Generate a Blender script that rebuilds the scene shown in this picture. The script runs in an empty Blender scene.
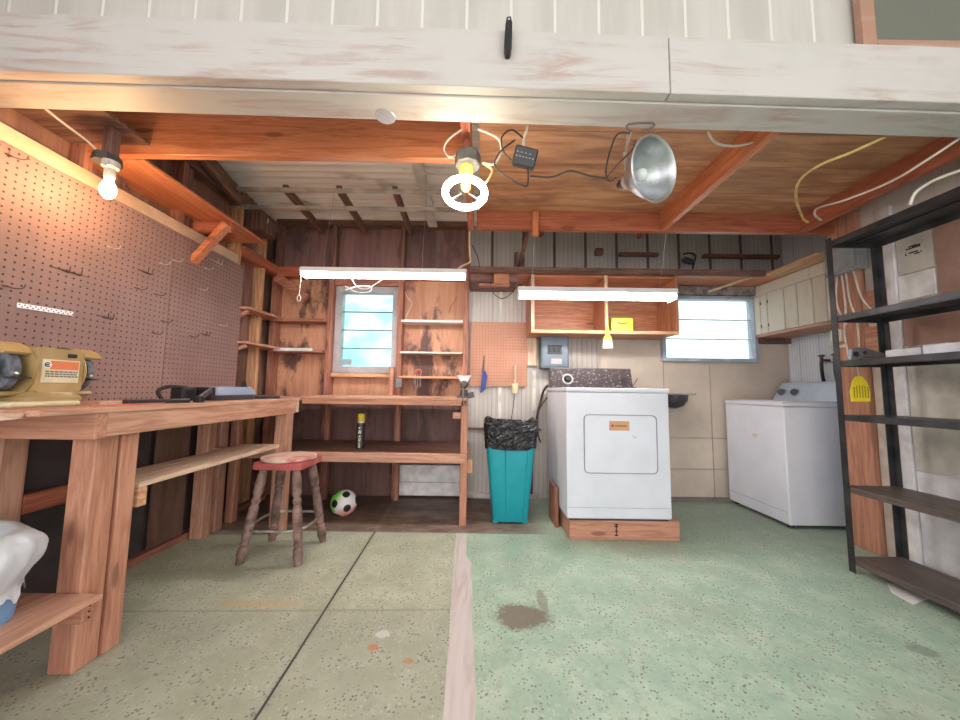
import bpy, bmesh, math, random
from mathutils import Vector, Matrix
random.seed(7)
PI = math.pi
C = bpy.context.scene.collection
S = bpy.context.scene

# ------------------------------------------------------------------ camera
FPX = 350.0
CAM = Vector((0, 0, 1.05))
CR = Matrix.Rotation(math.radians(94.9), 3, 'X') @ Matrix.Rotation(math.radians(0.8), 3, 'Z')
def ray(x, y):
    return CR @ Vector(((x-480)/FPX, (360-y)/FPX, -1))
def aY(x, y, Y): r = ray(x, y); return CAM + r*(Y/r.y)
def aX(x, y, X): r = ray(x, y); return CAM + r*(X/r.x)
def aZ(x, y, Z): r = ray(x, y); return CAM + r*((Z-CAM.z)/r.z)
cd = bpy.data.cameras.new('camera'); cam = bpy.data.objects.new('camera', cd); C.objects.link(cam)
cd.sensor_width = 36; cd.lens = FPX/960*36; cd.clip_start = 0.02
cam.matrix_world = Matrix.Translation(CAM) @ CR.to_4x4()
S.camera = cam
S.view_settings.view_transform = 'Standard'; S.view_settings.look = 'None'
S.view_settings.gamma = 1; S.view_settings.use_curve_mapping = False
S.view_settings.exposure = 1.38

# ------------------------------------------------------------------ materials
class NT:
    def __init__(s, name, rough=.6, metal=0.0, spec=.5):
        s.m = bpy.data.materials.new(name); s.m.use_nodes = True
        s.t = s.m.node_tree; s.b = s.t.nodes['Principled BSDF']
        s.b.inputs['Roughness'].default_value = rough; s.b.inputs['Metallic'].default_value = metal
        s.b.inputs['Specular IOR Level'].default_value = spec
    def n(s, ty, **kw):
        nd = s.t.nodes.new(ty)
        for k, v in kw.items(): setattr(nd, k, v)
        return nd
    def ln(s, a, b): s.t.links.new(a, b)
    def set(s, sock, v):
        if hasattr(v, 'is_output') or isinstance(v, bpy.types.NodeSocket): s.ln(v, sock)
        else:
            if isinstance(v, (tuple, list)) and len(v) == 3 and sock.type == 'RGBA': v = (*v, 1)
            sock.default_value = v
    def M(s, op, a, b=None, c=None, clamp=False):
        nd = s.n('ShaderNodeMath', operation=op, use_clamp=clamp)
        s.set(nd.inputs[0], a)
        if b is not None: s.set(nd.inputs[1], b)
        if c is not None: s.set(nd.inputs[2], c)
        return nd.outputs[0]
    def mix(s, f, a, b, mode='MIX'):
        nd = s.n('ShaderNodeMix', data_type='RGBA', blend_type=mode)
        s.set(nd.inputs[0], f); s.set(nd.inputs[6], a); s.set(nd.inputs[7], b)
        return nd.outputs[2]
    def coords(s, rnd=True):
        tc = s.n('ShaderNodeTexCoord')
        if not rnd: return tc.outputs['Object']
        oi = s.n('ShaderNodeObjectInfo')
        mu = s.M('MULTIPLY', oi.outputs['Random'], 37.0)
        va = s.n('ShaderNodeVectorMath', operation='ADD')
        s.ln(tc.outputs['Object'], va.inputs[0]); s.ln(mu, va.inputs[1])
        return va.outputs[0]
    def mapp(s, v, sc):
        nd = s.n('ShaderNodeMapping'); s.ln(v, nd.inputs[0]); nd.inputs['Scale'].default_value = sc
        return nd.outputs[0]
    def noise(s, v, scale, det=4, rough=.55, dist=0):
        nd = s.n('ShaderNodeTexNoise'); s.ln(v, nd.inputs['Vector'])
        nd.inputs['Scale'].default_value = scale; nd.inputs['Detail'].default_value = det
        nd.inputs['Roughness'].default_value = rough; nd.inputs['Distortion'].default_value = dist
        return nd.outputs['Fac']
    def voro(s, v, scale, feat='F1'):
        nd = s.n('ShaderNodeTexVoronoi', feature=feat); s.ln(v, nd.inputs['Vector'])
        nd.inputs['Scale'].default_value = scale
        return nd.outputs['Distance']
    def step(s, f, lo, hi):           # smooth 0..1
        nd = s.n('ShaderNodeMapRange', interpolation_type='SMOOTHSTEP')
        s.set(nd.inputs[0], f); nd.inputs[1].default_value = lo; nd.inputs[2].default_value = hi
        return nd.outputs[0]
    def col(s, v): s.set(s.b.inputs['Base Color'], v)
    def bump(s, h, st=.3, d=.005):
        nd = s.n('ShaderNodeBump'); nd.inputs['Strength'].default_value = st; nd.inputs['Distance'].default_value = d
        s.ln(h, nd.inputs['Height']); s.ln(nd.outputs[0], s.b.inputs['Normal'])

_c = {}
def flat(name, c, rough=.5, metal=0., var=.12, sc=8, spec=.5):
    if name in _c: return _c[name]
    t = NT(name, rough, metal, spec); v = t.coords()
    f = t.noise(v, sc, 5)
    d = tuple(x*(1-var*2) for x in c); e = tuple(min(1, x*(1+var)) for x in c)
    t.col(t.mix(t.step(f, .3, .7), d, e)); _c[name] = t.m
    return t.m

WOODS = {  # light, dark, roughness, stain amount
 'fir':   ((.62,.345,.235), (.42,.205,.13), .6, .25),
 'post':  ((.57,.285,.185), (.40,.17,.105), .6, .2),
 'pale':  ((.74,.55,.40), (.48,.31,.21), .65, .3),
 'bare':  ((.70,.42,.24), (.46,.22,.11), .65, .25),
 'red':   ((.50,.165,.09), (.34,.09,.05), .42, .2),
 'orange':((.66,.25,.12), (.46,.14,.06), .28, .2),
 'stud':  ((.46,.20,.13), (.24,.09,.06), .65, .35),
 'dusk':  ((.25,.13,.10), (.11,.055,.045), .7, .5),
 'deck':  ((.62,.31,.155), (.34,.145,.07), .6, .5),
 'shelf': ((.15,.115,.10), (.07,.05,.045), .5, .4),
 'cab':   ((.56,.24,.12), (.36,.13,.06), .45, .2),
}
def W(kind, ax='x'):
    k = 'wood_'+kind+'_'+ax
    if k in _c: return _c[k]
    a, b, r, st = WOODS[kind]
    t = NT(k, r); v = t.coords()
    sc = {'x': (.07, 1, 1), 'y': (1, .07, 1), 'z': (1, 1, .07)}[ax]
    m = t.mapp(v, sc)
    g = t.noise(m, 26, 6, .6, 1.6)
    fine = t.noise(m, 130, 3, .6, .3)
    big = t.noise(v, 3.2, 4, .6, .4)
    f = t.M('ADD', t.M('MULTIPLY', g, .7), t.M('MULTIPLY', fine, .3))
    c = t.mix(t.step(f, .38, .62), b, a)
    dk = tuple(x*.42 for x in b)
    c = t.mix(t.M('MULTIPLY', t.step(big, .55, .75), st), c, dk)
    # knots
    kn = t.voro(t.mapp(v, {'x': (.28, 1, 1), 'y': (1, .28, 1), 'z': (1, 1, .28)}[ax]), 6.5)
    c = t.mix(t.M('MULTIPLY', t.step(kn, .13, .07), .7), c, dk)
    t.col(c); t.bump(f, .25, .003)
    _c[k] = t.m
    return t.m

def painted(name, base, peel, amt=.5, ax='x', rough=.55):
    if name in _c: return _c[name]
    t = NT(name, rough); v = t.coords()
    sc = {'x': (.1, 1, 1), 'y': (1, .1, 1), 'z': (1, 1, .1)}[ax]
    g = t.noise(t.mapp(v, sc), 16, 6, .65, 1.0)
    big = t.noise(v, 2.0, 4, .6)
    f = t.M('MULTIPLY', t.step(g, .46, .66), t.step(big, .35, .62))
    c = t.mix(t.M('MULTIPLY', f, amt), base, peel)
    c = t.mix(t.M('MULTIPLY', t.step(t.noise(v, 5, 3), .45, .8), .25), c, tuple(x*.78 for x in base))
    kn = t.voro(t.mapp(v, {'x': (.3, 1, 1), 'y': (1, .3, 1), 'z': (1, 1, .3)}[ax]), 2.6)
    c = t.mix(t.M('MULTIPLY', t.step(kn, .10, .03), .6), c, (.40,.24,.17))
    t.col(c); t.bump(g, .2, .003); _c[name] = t.m
    return t.m

def stained_ply(name, a, b, stain, amt):
    if name in _c: return _c[name]
    t = NT(name, .65); v = t.coords(False)
    g = t.noise(t.mapp(v, (1, 1, .12)), 12, 5, .6, 1.2)
    c = t.mix(t.step(g, .35, .65), b, a)
    s1 = t.noise(t.mapp(v, (1, 1, .45)), 2.6, 5, .6, .5); s2 = t.noise(t.mapp(v, (1, 1, .5)), 14, 5, .7)
    f = t.M('ADD', s1, t.M('MULTIPLY', t.M('SUBTRACT', s2, .5), .35))
    c = t.mix(t.M('MULTIPLY', t.step(f, .50, .62), amt), c, stain)
    t.col(c); _c[name] = t.m
    return t.m

def pegmat(name, a, b, hole, pitch, ax):
    if name in _c: return _c[name]
    t = NT(name, .6); v = t.coords(False)
    sx = t.n('ShaderNodeSeparateXYZ'); t.ln(v, sx.inputs[0])
    p = sx.outputs[1] if ax == 'y' else sx.outputs[0]; q = sx.outputs[2]
    def fr(o): return t.M('SUBTRACT', t.M('FRACT', t.M('DIVIDE', o, pitch)), .5)
    u, w = fr(p), fr(q)
    d = t.M('SQRT', t.M('ADD', t.M('MULTIPLY', u, u), t.M('MULTIPLY', w, w)))
    n = t.noise(v, 3, 5); n2 = t.noise(v, 60, 3)
    c = t.mix(t.step(n, .3, .7), b, a)
    c = t.mix(t.M('MULTIPLY', t.step(n2, .5, .8), .3), c, tuple(x*.7 for x in b))
    hm = t.step(d, .17, .11)
    t.col(t.mix(hm, c, hole)); _c[name] = t.m
    t.bump(t.M('SUBTRACT', 1.0, hm), .5, .004)
    return t.m

def siding(name, a, b, line, pitch, lw, fine=True):
    """vertical ribbed metal or board siding; x is the across direction"""
    if name in _c: return _c[name]
    t = NT(name, .5); v = t.coords(False)
    sx = t.n('ShaderNodeSeparateXYZ'); t.ln(v, sx.inputs[0])
    p = t.M('ADD', sx.outputs[0], sx.outputs[1])
    f = t.M('ABSOLUTE', t.M('SUBTRACT', t.M('FRACT', t.M('DIVIDE', p, pitch)), .5))
    g = t.noise(t.mapp(v, (1, 1, .1)), 9, 5, .6)
    c = t.mix(t.step(g, .3, .7), b, a)
    if fine:
        h = t.M('ABSOLUTE', t.M('SUBTRACT', t.M('FRACT', t.M('DIVIDE', p, pitch/7)), .5))
        c = t.mix(t.M('MULTIPLY', t.step(h, .2, .05), .35), c, tuple(x*.55 for x in b))
    c = t.mix(t.step(f, lw*1.3, lw*.7), c, line)
    t.col(c); t.bump(t.step(f, lw*1.4, lw*.7), .4, .006); _c[name] = t.m
    return t.m

def emis(name, c, s):
    if name in _c: return _c[name]
    t = NT(name, .4); t.col(c); t.set(t.b.inputs['Emission Color'], c); t.b.inputs['Emission Strength'].default_value = s
    _c[name] = t.m
    return t.m

def floor_mat():
    t = NT('floor_paint', .42); v = t.coords(False)
    sx = t.n('ShaderNodeSeparateXYZ'); t.ln(v, sx.inputs[0]); X, Y = sx.outputs[0], sx.outputs[1]
    wob = t.M('MULTIPLY', t.M('SUBTRACT', t.noise(v, 9, 4), .5), .10)
    big = t.noise(v, 1.3, 5, .6); mid = t.noise(v, 6, 6, .65); fine = t.noise(v, 48, 5, .7)
    left = t.step(X, -.05, -.13)
    g = t.mix(t.step(mid, .35, .7), (.31,.45,.34), (.45,.57,.45))
    l = t.mix(t.step(mid, .35, .68), (.39,.41,.30), (.50,.525,.40))
    c = t.mix(left, g, l)
    farR = t.M('MULTIPLY', t.step(Y, 2.2, 3.1), t.step(X, .7, 1.6))
    c = t.mix(t.M('MULTIPLY', farR, .55), c, (.17,.21,.16))
    near = t.step(Y, 1.86, 1.66)                      # left slab turns darker towards the opening
    c = t.mix(t.M('MULTIPLY', t.M('MULTIPLY', near, left), .30), c, (.22,.23,.19))
    c = t.mix(t.M('MULTIPLY', t.step(big, .48, .72), .45), c, (.36,.335,.26))
    # worn patch field
    wear = t.M('MULTIPLY', t.step(t.noise(v, 21, 6, .75), .5, .66), t.M('ADD', .35, t.M('MULTIPLY', t.step(Y, 2.6, 1.3), .65)))
    c = t.mix(t.M('MULTIPLY', wear, .55), c, (.27,.275,.235))
    # chips / specks
    sp = t.M('MULTIPLY', t.step(t.voro(v, 62), .34, .18), t.step(t.noise(v, 12, 4), .40, .58))
    c = t.mix(t.M('MULTIPLY', sp, .8), c, (.10,.085,.065))
    sp2 = t.M('MULTIPLY', t.step(t.voro(t.mapp(v, (1.3, .9, 1)), 44), .30, .15), t.step(t.noise(v, 7, 3), .42, .58))
    c = t.mix(t.M('MULTIPLY', sp2, .45), c, (.62,.62,.55))
    rust = t.step(t.noise(v, 4.3, 5, .7), .68, .76)
    c = t.mix(t.M('MULTIPLY', rust, .35), c, (.50,.24,.10))
    # round spall
    def spot(x, y, rx, ry, col, am, c):
        dx = t.M('DIVIDE', t.M('SUBTRACT', X, x), rx); dy = t.M('DIVIDE', t.M('SUBTRACT', Y, y), ry)
        d = t.M('ADD', t.M('SQRT', t.M('ADD', t.M('MULTIPLY', dx, dx), t.M('MULTIPLY', dy, dy))), t.M('ADD', t.M('MULTIPLY', wob, 9.0), t.M('MULTIPLY', t.M('SUBTRACT', fine, .5), 1.2)))
        return t.mix(t.M('MULTIPLY', t.step(d, 1.15, .75), am), c, col)
    c = spot(.215, 1.73, .135, .095, (.17,.125,.09), .85, c)
    c = spot(.33, 1.86, .025, .10, (.20,.16,.11), .6, c)
    c = spot(-.42, 1.52, .025, .02, (.55,.17,.08), .8, c)
    c = spot(-.40, 1.60, .03, .025, (.62,.62,.60), .8, c)
    c = spot(-.26, 1.45, .02, .012, (.50,.20,.06), .7, c)
    c = spot(-1.05, 1.80, .22, .03, (.52,.34,.15), .5, c)
    c = spot(1.85, 1.55, .05, .04, (.12,.13,.10), .5, c)
    # seam across
    sm = t.step(t.M('ABSOLUTE', t.M('SUBTRACT', t.M('SUBTRACT', Y, 1.775), t.M('MULTIPLY', X, .03))), .012, .004)
    c = t.mix(t.M('MULTIPLY', t.M('MULTIPLY', sm, .45), left), c, (.25,.20,.13))
    # bare dirty slab at the back
    xb = t.step(X, .62, .30)
    db = t.M('MULTIPLY', t.step(t.M('ADD', Y, t.M('MULTIPLY', wob, .12)), 2.672, 2.69), xb)
    dirt = t.mix(t.step(t.noise(t.mapp(v, (.5, 1, 1)), 8, 6, .7), .35, .7), (.135,.085,.06), (.30,.215,.165))
    dirt = t.mix(t.M('MULTIPLY', t.step(Y, 2.95, 3.2), .5), dirt, (.10,.055,.04))
    c = t.mix(db, c, dirt)
    ed = t.M('MULTIPLY', t.step(t.M('ABSOLUTE', t.M('SUBTRACT', Y, 2.675)), .010, .004), xb)
    c = t.mix(t.M('MULTIPLY', ed, .6), c, (.09,.055,.035))
    # long joint
    jx = t.M('ADD', -.650, t.M('MULTIPLY', Y, -.0395))
    jd = t.M('ABSOLUTE', t.M('ADD', t.M('SUBTRACT', X, jx), t.M('MULTIPLY', wob, .04)))
    jm = t.M('MULTIPLY', t.step(jd, .0062, .0034), t.step(Y, 2.69, 2.67))
    c = t.mix(t.M('MULTIPLY', t.step(jd, .03, .008), .35), c, (.27,.29,.22))
    c = t.mix(jm, c, (.035,.03,.025))
    t.col(c)
    h = t.M('SUBTRACT', t.M('SUBTRACT', t.M('MULTIPLY', fine, .5), t.M('MULTIPLY', sp, .6)), t.M('MULTIPLY', jm, 2.0))
    t.bump(h, .35, .004)
    t.set(t.b.inputs['Roughness'], t.M('ADD', .36, t.M('MULTIPLY', mid, .3)))
    return t.m

# ------------------------------------------------------------------ mesh builder
class MB:
    def __init__(s): s.bm = bmesh.new(); s.sm = []
    def _add(s, o, M=None):
        if M is not None: bmesh.ops.transform(o, matrix=M, verts=o.verts)
        me = bpy.data.meshes.new('t'); o.to_mesh(me); o.free(); s.bm.from_mesh(me); bpy.data.meshes.remove(me)
        return s
    def box(s, x0, x1, y0, y1, z0, z1, bev=.002, M=None, seg=1):
        o = bmesh.new(); bmesh.ops.create_cube(o, size=1)
        w = Vector((abs(x1-x0), abs(y1-y0), abs(z1-z0))); c = Vector(((x0+x1)/2, (y0+y1)/2, (z0+z1)/2))
        for v in o.verts: v.co = Vector((v.co.x*w.x, v.co.y*w.y, v.co.z*w.z)) + c
        b = min(bev, min(w)*.45)
        if b > 0: bmesh.ops.bevel(o, geom=list(o.edges), offset=b, segments=seg, affect='EDGES', profile=.6)
        return s._add(o, M)
    def beam(s, p0, p1, w, h, bev=.002, up=Vector((0, 0, 1))):
        """rectangular bar from p0 to p1; w sideways, h along up"""
        p0, p1 = Vector(p0), Vector(p1); d = p1-p0; L = d.length; d.normalize()
        x = d.cross(up)
        if x.length < 1e-4: x = Vector((1, 0, 0))
        x.normalize(); z = x.cross(d)
        M = Matrix((x, d, z)).transposed().to_4x4(); M.translation = (p0+p1)/2
        return s.box(-w/2, w/2, -L/2, L/2, -h/2, h/2, bev, M)
    def ring(s, rings, caps=True, closed=True):
        vs = [[s.bm.verts.new(p) for p in r] for r in rings]
        n = len(rings[0])
        for a, b in zip(vs, vs[1:]):
            for i in range(n if closed else n-1):
                s.bm.faces.new((a[i], a[(i+1) % n], b[(i+1) % n], b[i]))
        if caps:
            s.bm.faces.new(list(reversed(vs[0]))); s.bm.faces.new(vs[-1])
        return s
    def tube(s, pts, r, n=8, res=0, caps=True, closed=False):
        P = [Vector(p) for p in pts]
        if res: P = spline(P, res)
        rr = r if isinstance(r, (list, tuple)) else [r]*len(P)
        T = []
        for i in range(len(P)):
            if closed: t = P[(i+1) % len(P)]-P[i-1]
            else: t = P[min(i+1, len(P)-1)]-P[max(i-1, 0)]
            T.append(t.normalized())
        up = Vector((0, 0, 1)) if abs(T[0].z) < .9 else Vector((1, 0, 0))
        x = T[0].cross(up).normalized(); rings = []
        for i, p in enumerate(P):
            x = (x - T[i]*x.dot(T[i])).normalized(); y = T[i].cross(x)
            rings.append([p + (x*math.cos(2*PI*k/n) + y*math.sin(2*PI*k/n))*rr[i] for k in range(n)])
        if closed: rings.append(rings[0])
        return s.ring(rings, caps and not closed)
    def cyl(s, p0, p1, r, r1=None, n=20): return s.tube([p0, p1], [r, r if r1 is None else r1], n)
    def lathe(s, prof, c=(0, 0, 0), n=28, M=None, caps=True):
        c = Vector(c); R = []
        for r, z in prof:
            ring = [Vector((r*math.cos(2*PI*k/n), r*math.sin(2*PI*k/n), z)) for k in range(n)]
            R.append([(M @ p if M else p) + c for p in ring])
        return s.ring(R, caps)
    def prism(s, poly, ax, lo, hi, bev=0):
        """poly = 2-D points in the plane normal to ax"""
        def P(a, b, h): return {'x': (h, a, b), 'y': (a, h, b), 'z': (a, b, h)}[ax]
        o = bmesh.new()
        A = [o.verts.new(P(a, b, lo)) for a, b in poly]; B = [o.verts.new(P(a, b, hi)) for a, b in poly]
        n = len(poly)
        o.faces.new(A); o.faces.new(list(reversed(B)))
        for i in range(n): o.faces.new((A[i], B[i], B[(i+1) % n], A[(i+1) % n]))
        if bev: bmesh.ops.bevel(o, geom=list(o.edges), offset=bev, segments=1, affect='EDGES')
        return s._add(o)
    def sph(s, c, r, sc=(1, 1, 1), n=20):
        o = bmesh.new(); bmesh.ops.create_uvsphere(o, u_segments=n, v_segments=n//2, radius=r)
        M = Matrix.Translation(c) @ Matrix.Diagonal((*sc, 1))
        return s._add(o, M)
    def build(s, name, m, parent=None, world=True, smooth=None):
        bmesh.ops.recalc_face_normals(s.bm, faces=s.bm.faces)
        me = bpy.data.meshes.new(name); s.bm.to_mesh(me); s.bm.free()
        if smooth is not None:
            for p in me.polygons: p.use_smooth = True
            try: me.set_sharp_from_angle(angle=math.radians(smooth))
            except Exception: pass
        for q in (m if isinstance(m, (list, tuple)) else [m]): me.materials.append(q)
        o = bpy.data.objects.new(name, me); C.objects.link(o)
        if parent:
            o.parent = parent
            if world:
                l = Vector((0, 0, 0)); p = parent
                while p: l += p.location; p = p.parent
                me.transform(Matrix.Translation(-l))
        elif world:
            xs = [v.co.x for v in me.vertices]; ys = [v.co.y for v in me.vertices]; zs = [v.co.z for v in me.vertices]
            l = Vector(((min(xs)+max(xs))/2, (min(ys)+max(ys))/2, min(zs)))
            if name not in KEEP: me.transform(Matrix.Translation(-l)); o.location = l
        return o
KEEP = ('floor',)
def spline(P, k):
    out = []
    for i in range(len(P)-1):
        a, b, c, d = P[max(i-1, 0)], P[i], P[i+1], P[min(i+2, len(P)-1)]
        for j in range(k):
            t = j/k
            out.append(.5*((2*b)+(c-a)*t+(2*a-5*b+4*c-d)*t*t+(3*b-a-3*c+d)*t**3))
    out.append(P[-1]); return out
def rrect(x0, x1, y0, y1, r, k=5):
    pts = []
    for cx, cy, a in ((x1-r, y1-r, 0), (x0+r, y1-r, 90), (x0+r, y0+r, 180), (x1-r, y0+r, 270)):
        for i in range(k+1):
            t = math.radians(a+90*i/k); pts.append((cx+r*math.cos(t), cy+r*math.sin(t)))
    return pts
def sup(cx, cy, z, a, b, e=4, n=40, jit=0, zj=0, rnd=random):
    out = []
    for k in range(n):
        t = 2*PI*k/n; c, s_ = math.cos(t), math.sin(t)
        j = 1+rnd.uniform(-jit, jit)
        out.append(Vector((cx+a*j*math.copysign(abs(c)**(2/e), c), cy+b*j*math.copysign(abs(s_)**(2/e), s_), z+rnd.uniform(-zj, zj))))
    return out

def tag(o, label, cat, group=None, kind=None):
    if label: o['label'] = label
    if cat: o['category'] = cat
    if group: o['group'] = group
    if kind: o['kind'] = kind
    return o
def thing(name, label, cat, loc, group=None, rz=0):
    o = bpy.data.objects.new(name, None); C.objects.link(o); o.location = loc; o.rotation_euler = (0, 0, rz)
    o.empty_display_size = .05
    return tag(o, label, cat, group)
def one(mb, name, m, label, cat, group=None, smooth=None):
    return tag(mb.build(name, m, None, True, smooth), label, cat, group)
def struct(mb, name, m, label, smooth=None):
    return tag(mb.build(name, m, None, True, smooth), label, 'room part', None, 'structure')
_tn = [0]
def trim(mb, m, label, smooth=None):
    _tn[0] += 1
    return struct(mb, 'trim_%d' % _tn[0], m, label, smooth)
def copy_tree(o, parent=None):
    c = o.copy(); C.objects.link(c); c.parent = parent
    for ch in list(o.children): copy_tree(ch, c)
    return c
B = lambda *a, **k: MB().box(*a, **k)

# ------------------------------------------------------------------ common materials
white_beam = painted('white_beam_paint', (.60,.565,.545), (.47,.33,.29), .9)
white_side = siding('white_siding', (.62,.58,.545), (.53,.495,.46), (.75,.73,.68), .193, .035, False)
metal_white = siding('ribbed_white_metal', (.62,.58,.54), (.50,.46,.42), (.40,.36,.33), .30, .02)
metal_grey = siding('ribbed_grey_metal', (.52,.50,.49), (.42,.405,.40), (.11,.085,.08), .325, .045)
metal_blue = siding('ribbed_pale_metal', (.76,.81,.88), (.68,.73,.80), (.52,.56,.62), .2, .03)
peg_brown = pegmat('pegboard_brown', (.34,.215,.195), (.27,.165,.15), (.045,.025,.02), .032, 'y')
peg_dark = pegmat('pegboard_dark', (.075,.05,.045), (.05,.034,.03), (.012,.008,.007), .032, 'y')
peg_orange = pegmat('pegboard_tan', (.56,.28,.18), (.46,.22,.135), (.10,.04,.025), .03, 'x')
black_steel = flat('black_steel', (.055,.055,.06), .45, .3, .25)
enamel = flat('white_enamel', (.72,.745,.82), .28, 0, .03, 3)
enamel2 = flat('white_enamel_washer', (.78,.80,.88), .28, 0, .03, 3)
cream = flat('cream_panel', (.60,.51,.42), .6, 0, .07, 2.5)
galv = flat('galvanised', (.55,.58,.62), .35, .7, .15, 20)
alu = flat('aluminium', (.52,.54,.56), .36, .9, .06, 30)
blackp = flat('black_plastic', (.02,.02,.022), .4, 0, .2)
wire_w = flat('white_wire', (.72,.66,.58), .5)
wire_b = flat('black_wire', (.03,.025,.022), .5)
wire_y = flat('yellow_wire', (.75,.55,.20), .5)
cord_br = flat('brown_cord', (.12,.06,.045), .5)
paperw = flat('white_paper', (.78,.76,.72), .7, 0, .03)
steel = flat('steel', (.45,.44,.43), .35, .8, .2, 30)

# ================================================================== THE SETTING
struct(B(-6, 7, -6, 3.6, -.2, 0, 0), 'floor', floor_mat(), 'worn green painted concrete slab floor')
_pw = painted('strip_paint', (.60,.545,.525), (.40,.34,.31), .6, 'y', .7)
mb = MB(); L_, R_ = [], []
for i in range(26):
    y = -.2 + i*(2.67+.2)/25; xl = -.052-.0400*y+random.uniform(-.003, .003); w = (.106 if y < 2.25 else .075)
    L_.append((xl, y)); R_.append((xl+w+random.uniform(-.006, .006)*(y < 2.3), y))
mb.prism(L_+R_[::-1], 'z', 0, .0015)
trim(mb, _pw, 'chipped white strip running along the concrete floor')

# left wall
struct(B(-2.25, -2.15, -.2, 3.65, 0, 3.0, 0), 'wall_left', stained_ply('left_sheathing', (.34,.19,.14), (.22,.11,.085), (.07,.04,.035), .7), 'brown sheathing of the left wall')
for y0, y1 in ((1.15, 2.262), (2.266, 2.95)):
    struct(B(-2.062, -2.05, y0, y1, .86, 2.08, .001), 'wall_left', peg_brown, 'brown pegboard sheet ' + ('nearest the opening' if y0 < 2 else 'nearest the back corner') + ' on the left wall')
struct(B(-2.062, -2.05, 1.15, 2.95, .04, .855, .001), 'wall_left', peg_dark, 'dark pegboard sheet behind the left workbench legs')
for y in (1.15, 1.72, 2.30, 2.88, 3.22): trim(B(-2.15, -2.063, y, y+.04, 0, 2.72), W('stud', 'z') if y < 2.8 else W('bare', 'z'), 'wooden wall stud of the left wall')
trim(B(-2.148, -2.055, -.1, 2.88, 2.085, 2.16), flat('cream_board', (.66,.47,.33), .6, 0, .12, 6), 'pale board along the top of the brown pegboard')
trim(B(-2.064, -2.0, 1.15, 3.4, 0, .04), W('stud', 'y'), 'wooden sill along the foot of the left wall')
trim(B(-2.149, -2.04, 2.92, 3.5, 2.17, 2.26), W('red', 'y'), 'reddish rail across the studs in the back left corner')

# back wall, left half (plywood) with a window opening, right half (metal and panels) with a window opening
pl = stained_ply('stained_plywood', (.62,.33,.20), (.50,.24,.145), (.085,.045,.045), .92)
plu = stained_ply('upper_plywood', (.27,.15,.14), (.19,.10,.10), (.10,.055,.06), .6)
def holed(x0, x1, z0, z1, wx0, wx1, wz0, wz1, y0=3.55, y1=3.62):
    m = MB(); m.box(x0, wx0, y0, y1, z0, z1, 0); m.box(wx1, x1, y0, y1, z0, z1, 0)
    m.box(wx0, wx1, y0, y1, z0, wz0, 0); m.box(wx0, wx1, y0, y1, wz1, z1, 0)
    return m
struct(B(-2.2, -.12, 3.55, 3.62, 0, .96, 0), 'wall_back', stained_ply('shaded_lower_plywood', (.20,.105,.085), (.14,.07,.06), (.05,.03,.028), .7), 'maroon plywood of the back wall below bench height, coloured darker for the shade there')  # maroon plywood, with shade under the bench also put into its colour
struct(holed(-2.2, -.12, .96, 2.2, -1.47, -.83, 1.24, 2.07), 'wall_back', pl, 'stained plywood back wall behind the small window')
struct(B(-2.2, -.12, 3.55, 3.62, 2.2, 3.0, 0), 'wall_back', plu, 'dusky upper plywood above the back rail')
struct(B(-.12, 1.2, 3.55, 3.62, 0, 2.14, 0), 'wall_back', metal_white, 'white ribbed siding behind the teal bin')
struct(holed(1.2, 3.2, 0, 2.14, 1.85, 2.80, 1.385, 2.02), 'wall_back', cream, 'cream panelled back wall around the wide window')
struct(B(-.12, 3.2, 3.55, 3.62, 2.14, 3.0, 0), 'wall_back', metal_grey, 'grey ribbed metal above the storage loft')
# panel seams on the cream wall
sm = flat('seam', (.42,.34,.28), .7)
for x in (1.86, 2.33): trim(B(x, x+.006, 3.544, 3.552, .02, 1.36, 0), sm, 'narrow vertical seam in the cream back wall')
trim(B(1.35, 3.1, 3.544, 3.552, .60, .607, 0), sm, 'upper horizontal seam in the cream back wall')
trim(B(1.35, 3.1, 3.544, 3.552, .295, .302, 0), sm, 'lower horizontal seam in the cream back wall')
trim(B(1.2, 3.1, 3.5, 3.55, 0, .03), flat('sill_grey', (.2,.19,.18)), 'dark sill at the foot of the cream wall')
# left back wall framing
for x, t_ in ((-2.1, 'in the back left corner'), (-1.53, 'left of the small window'), (-.83, 'right of the small window'), (-.17, 'at the end of the back workbench')):
    trim(B(x, x+.05, 3.44, 3.55, 0, 2.16), W('stud', 'z'), 'upright wall stud '+t_)
for x in (-2.1, -1.53, -.83, -.17): trim(B(x, x+.045, 3.47, 3.55, 2.262, 2.72), W('dusk', 'z'), 'short dusky stud above the back rail')
trim(B(-2.1, -.12, 3.43, 3.55, 2.162, 2.26), W('red', 'x'), 'reddish horizontal rail above the small window')
trim(B(-1.478, -.832, 3.47, 3.55, 1.16, 1.20), W('bare', 'x'), 'sill board under the small window')
trim(B(-1.478, -.832, 3.47, 3.55, 2.09, 2.155), W('stud', 'x'), 'header board over the small window')
trim(MB().beam((-2.03, 3.40, 2.14), (-1.72, 3.40, 1.93), .05, .09), W('stud', 'x'), 'diagonal brace in the back left corner')
trim(B(-2.1, -.12, 3.45, 3.55, 2.72, 2.80), W('dusk', 'x'), 'top plate of the back wall')
trim(B(-.775, -.175, 3.50, 3.548, .02, .31), flat('white_board_low', (.84,.82,.80), .5, 0, .12, 9), 'white clad board low on the back wall under the bench')
trim(B(-.775, -.175, 3.495, 3.503, .145, .15, 0), sm, 'seam in the low white board')
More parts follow.
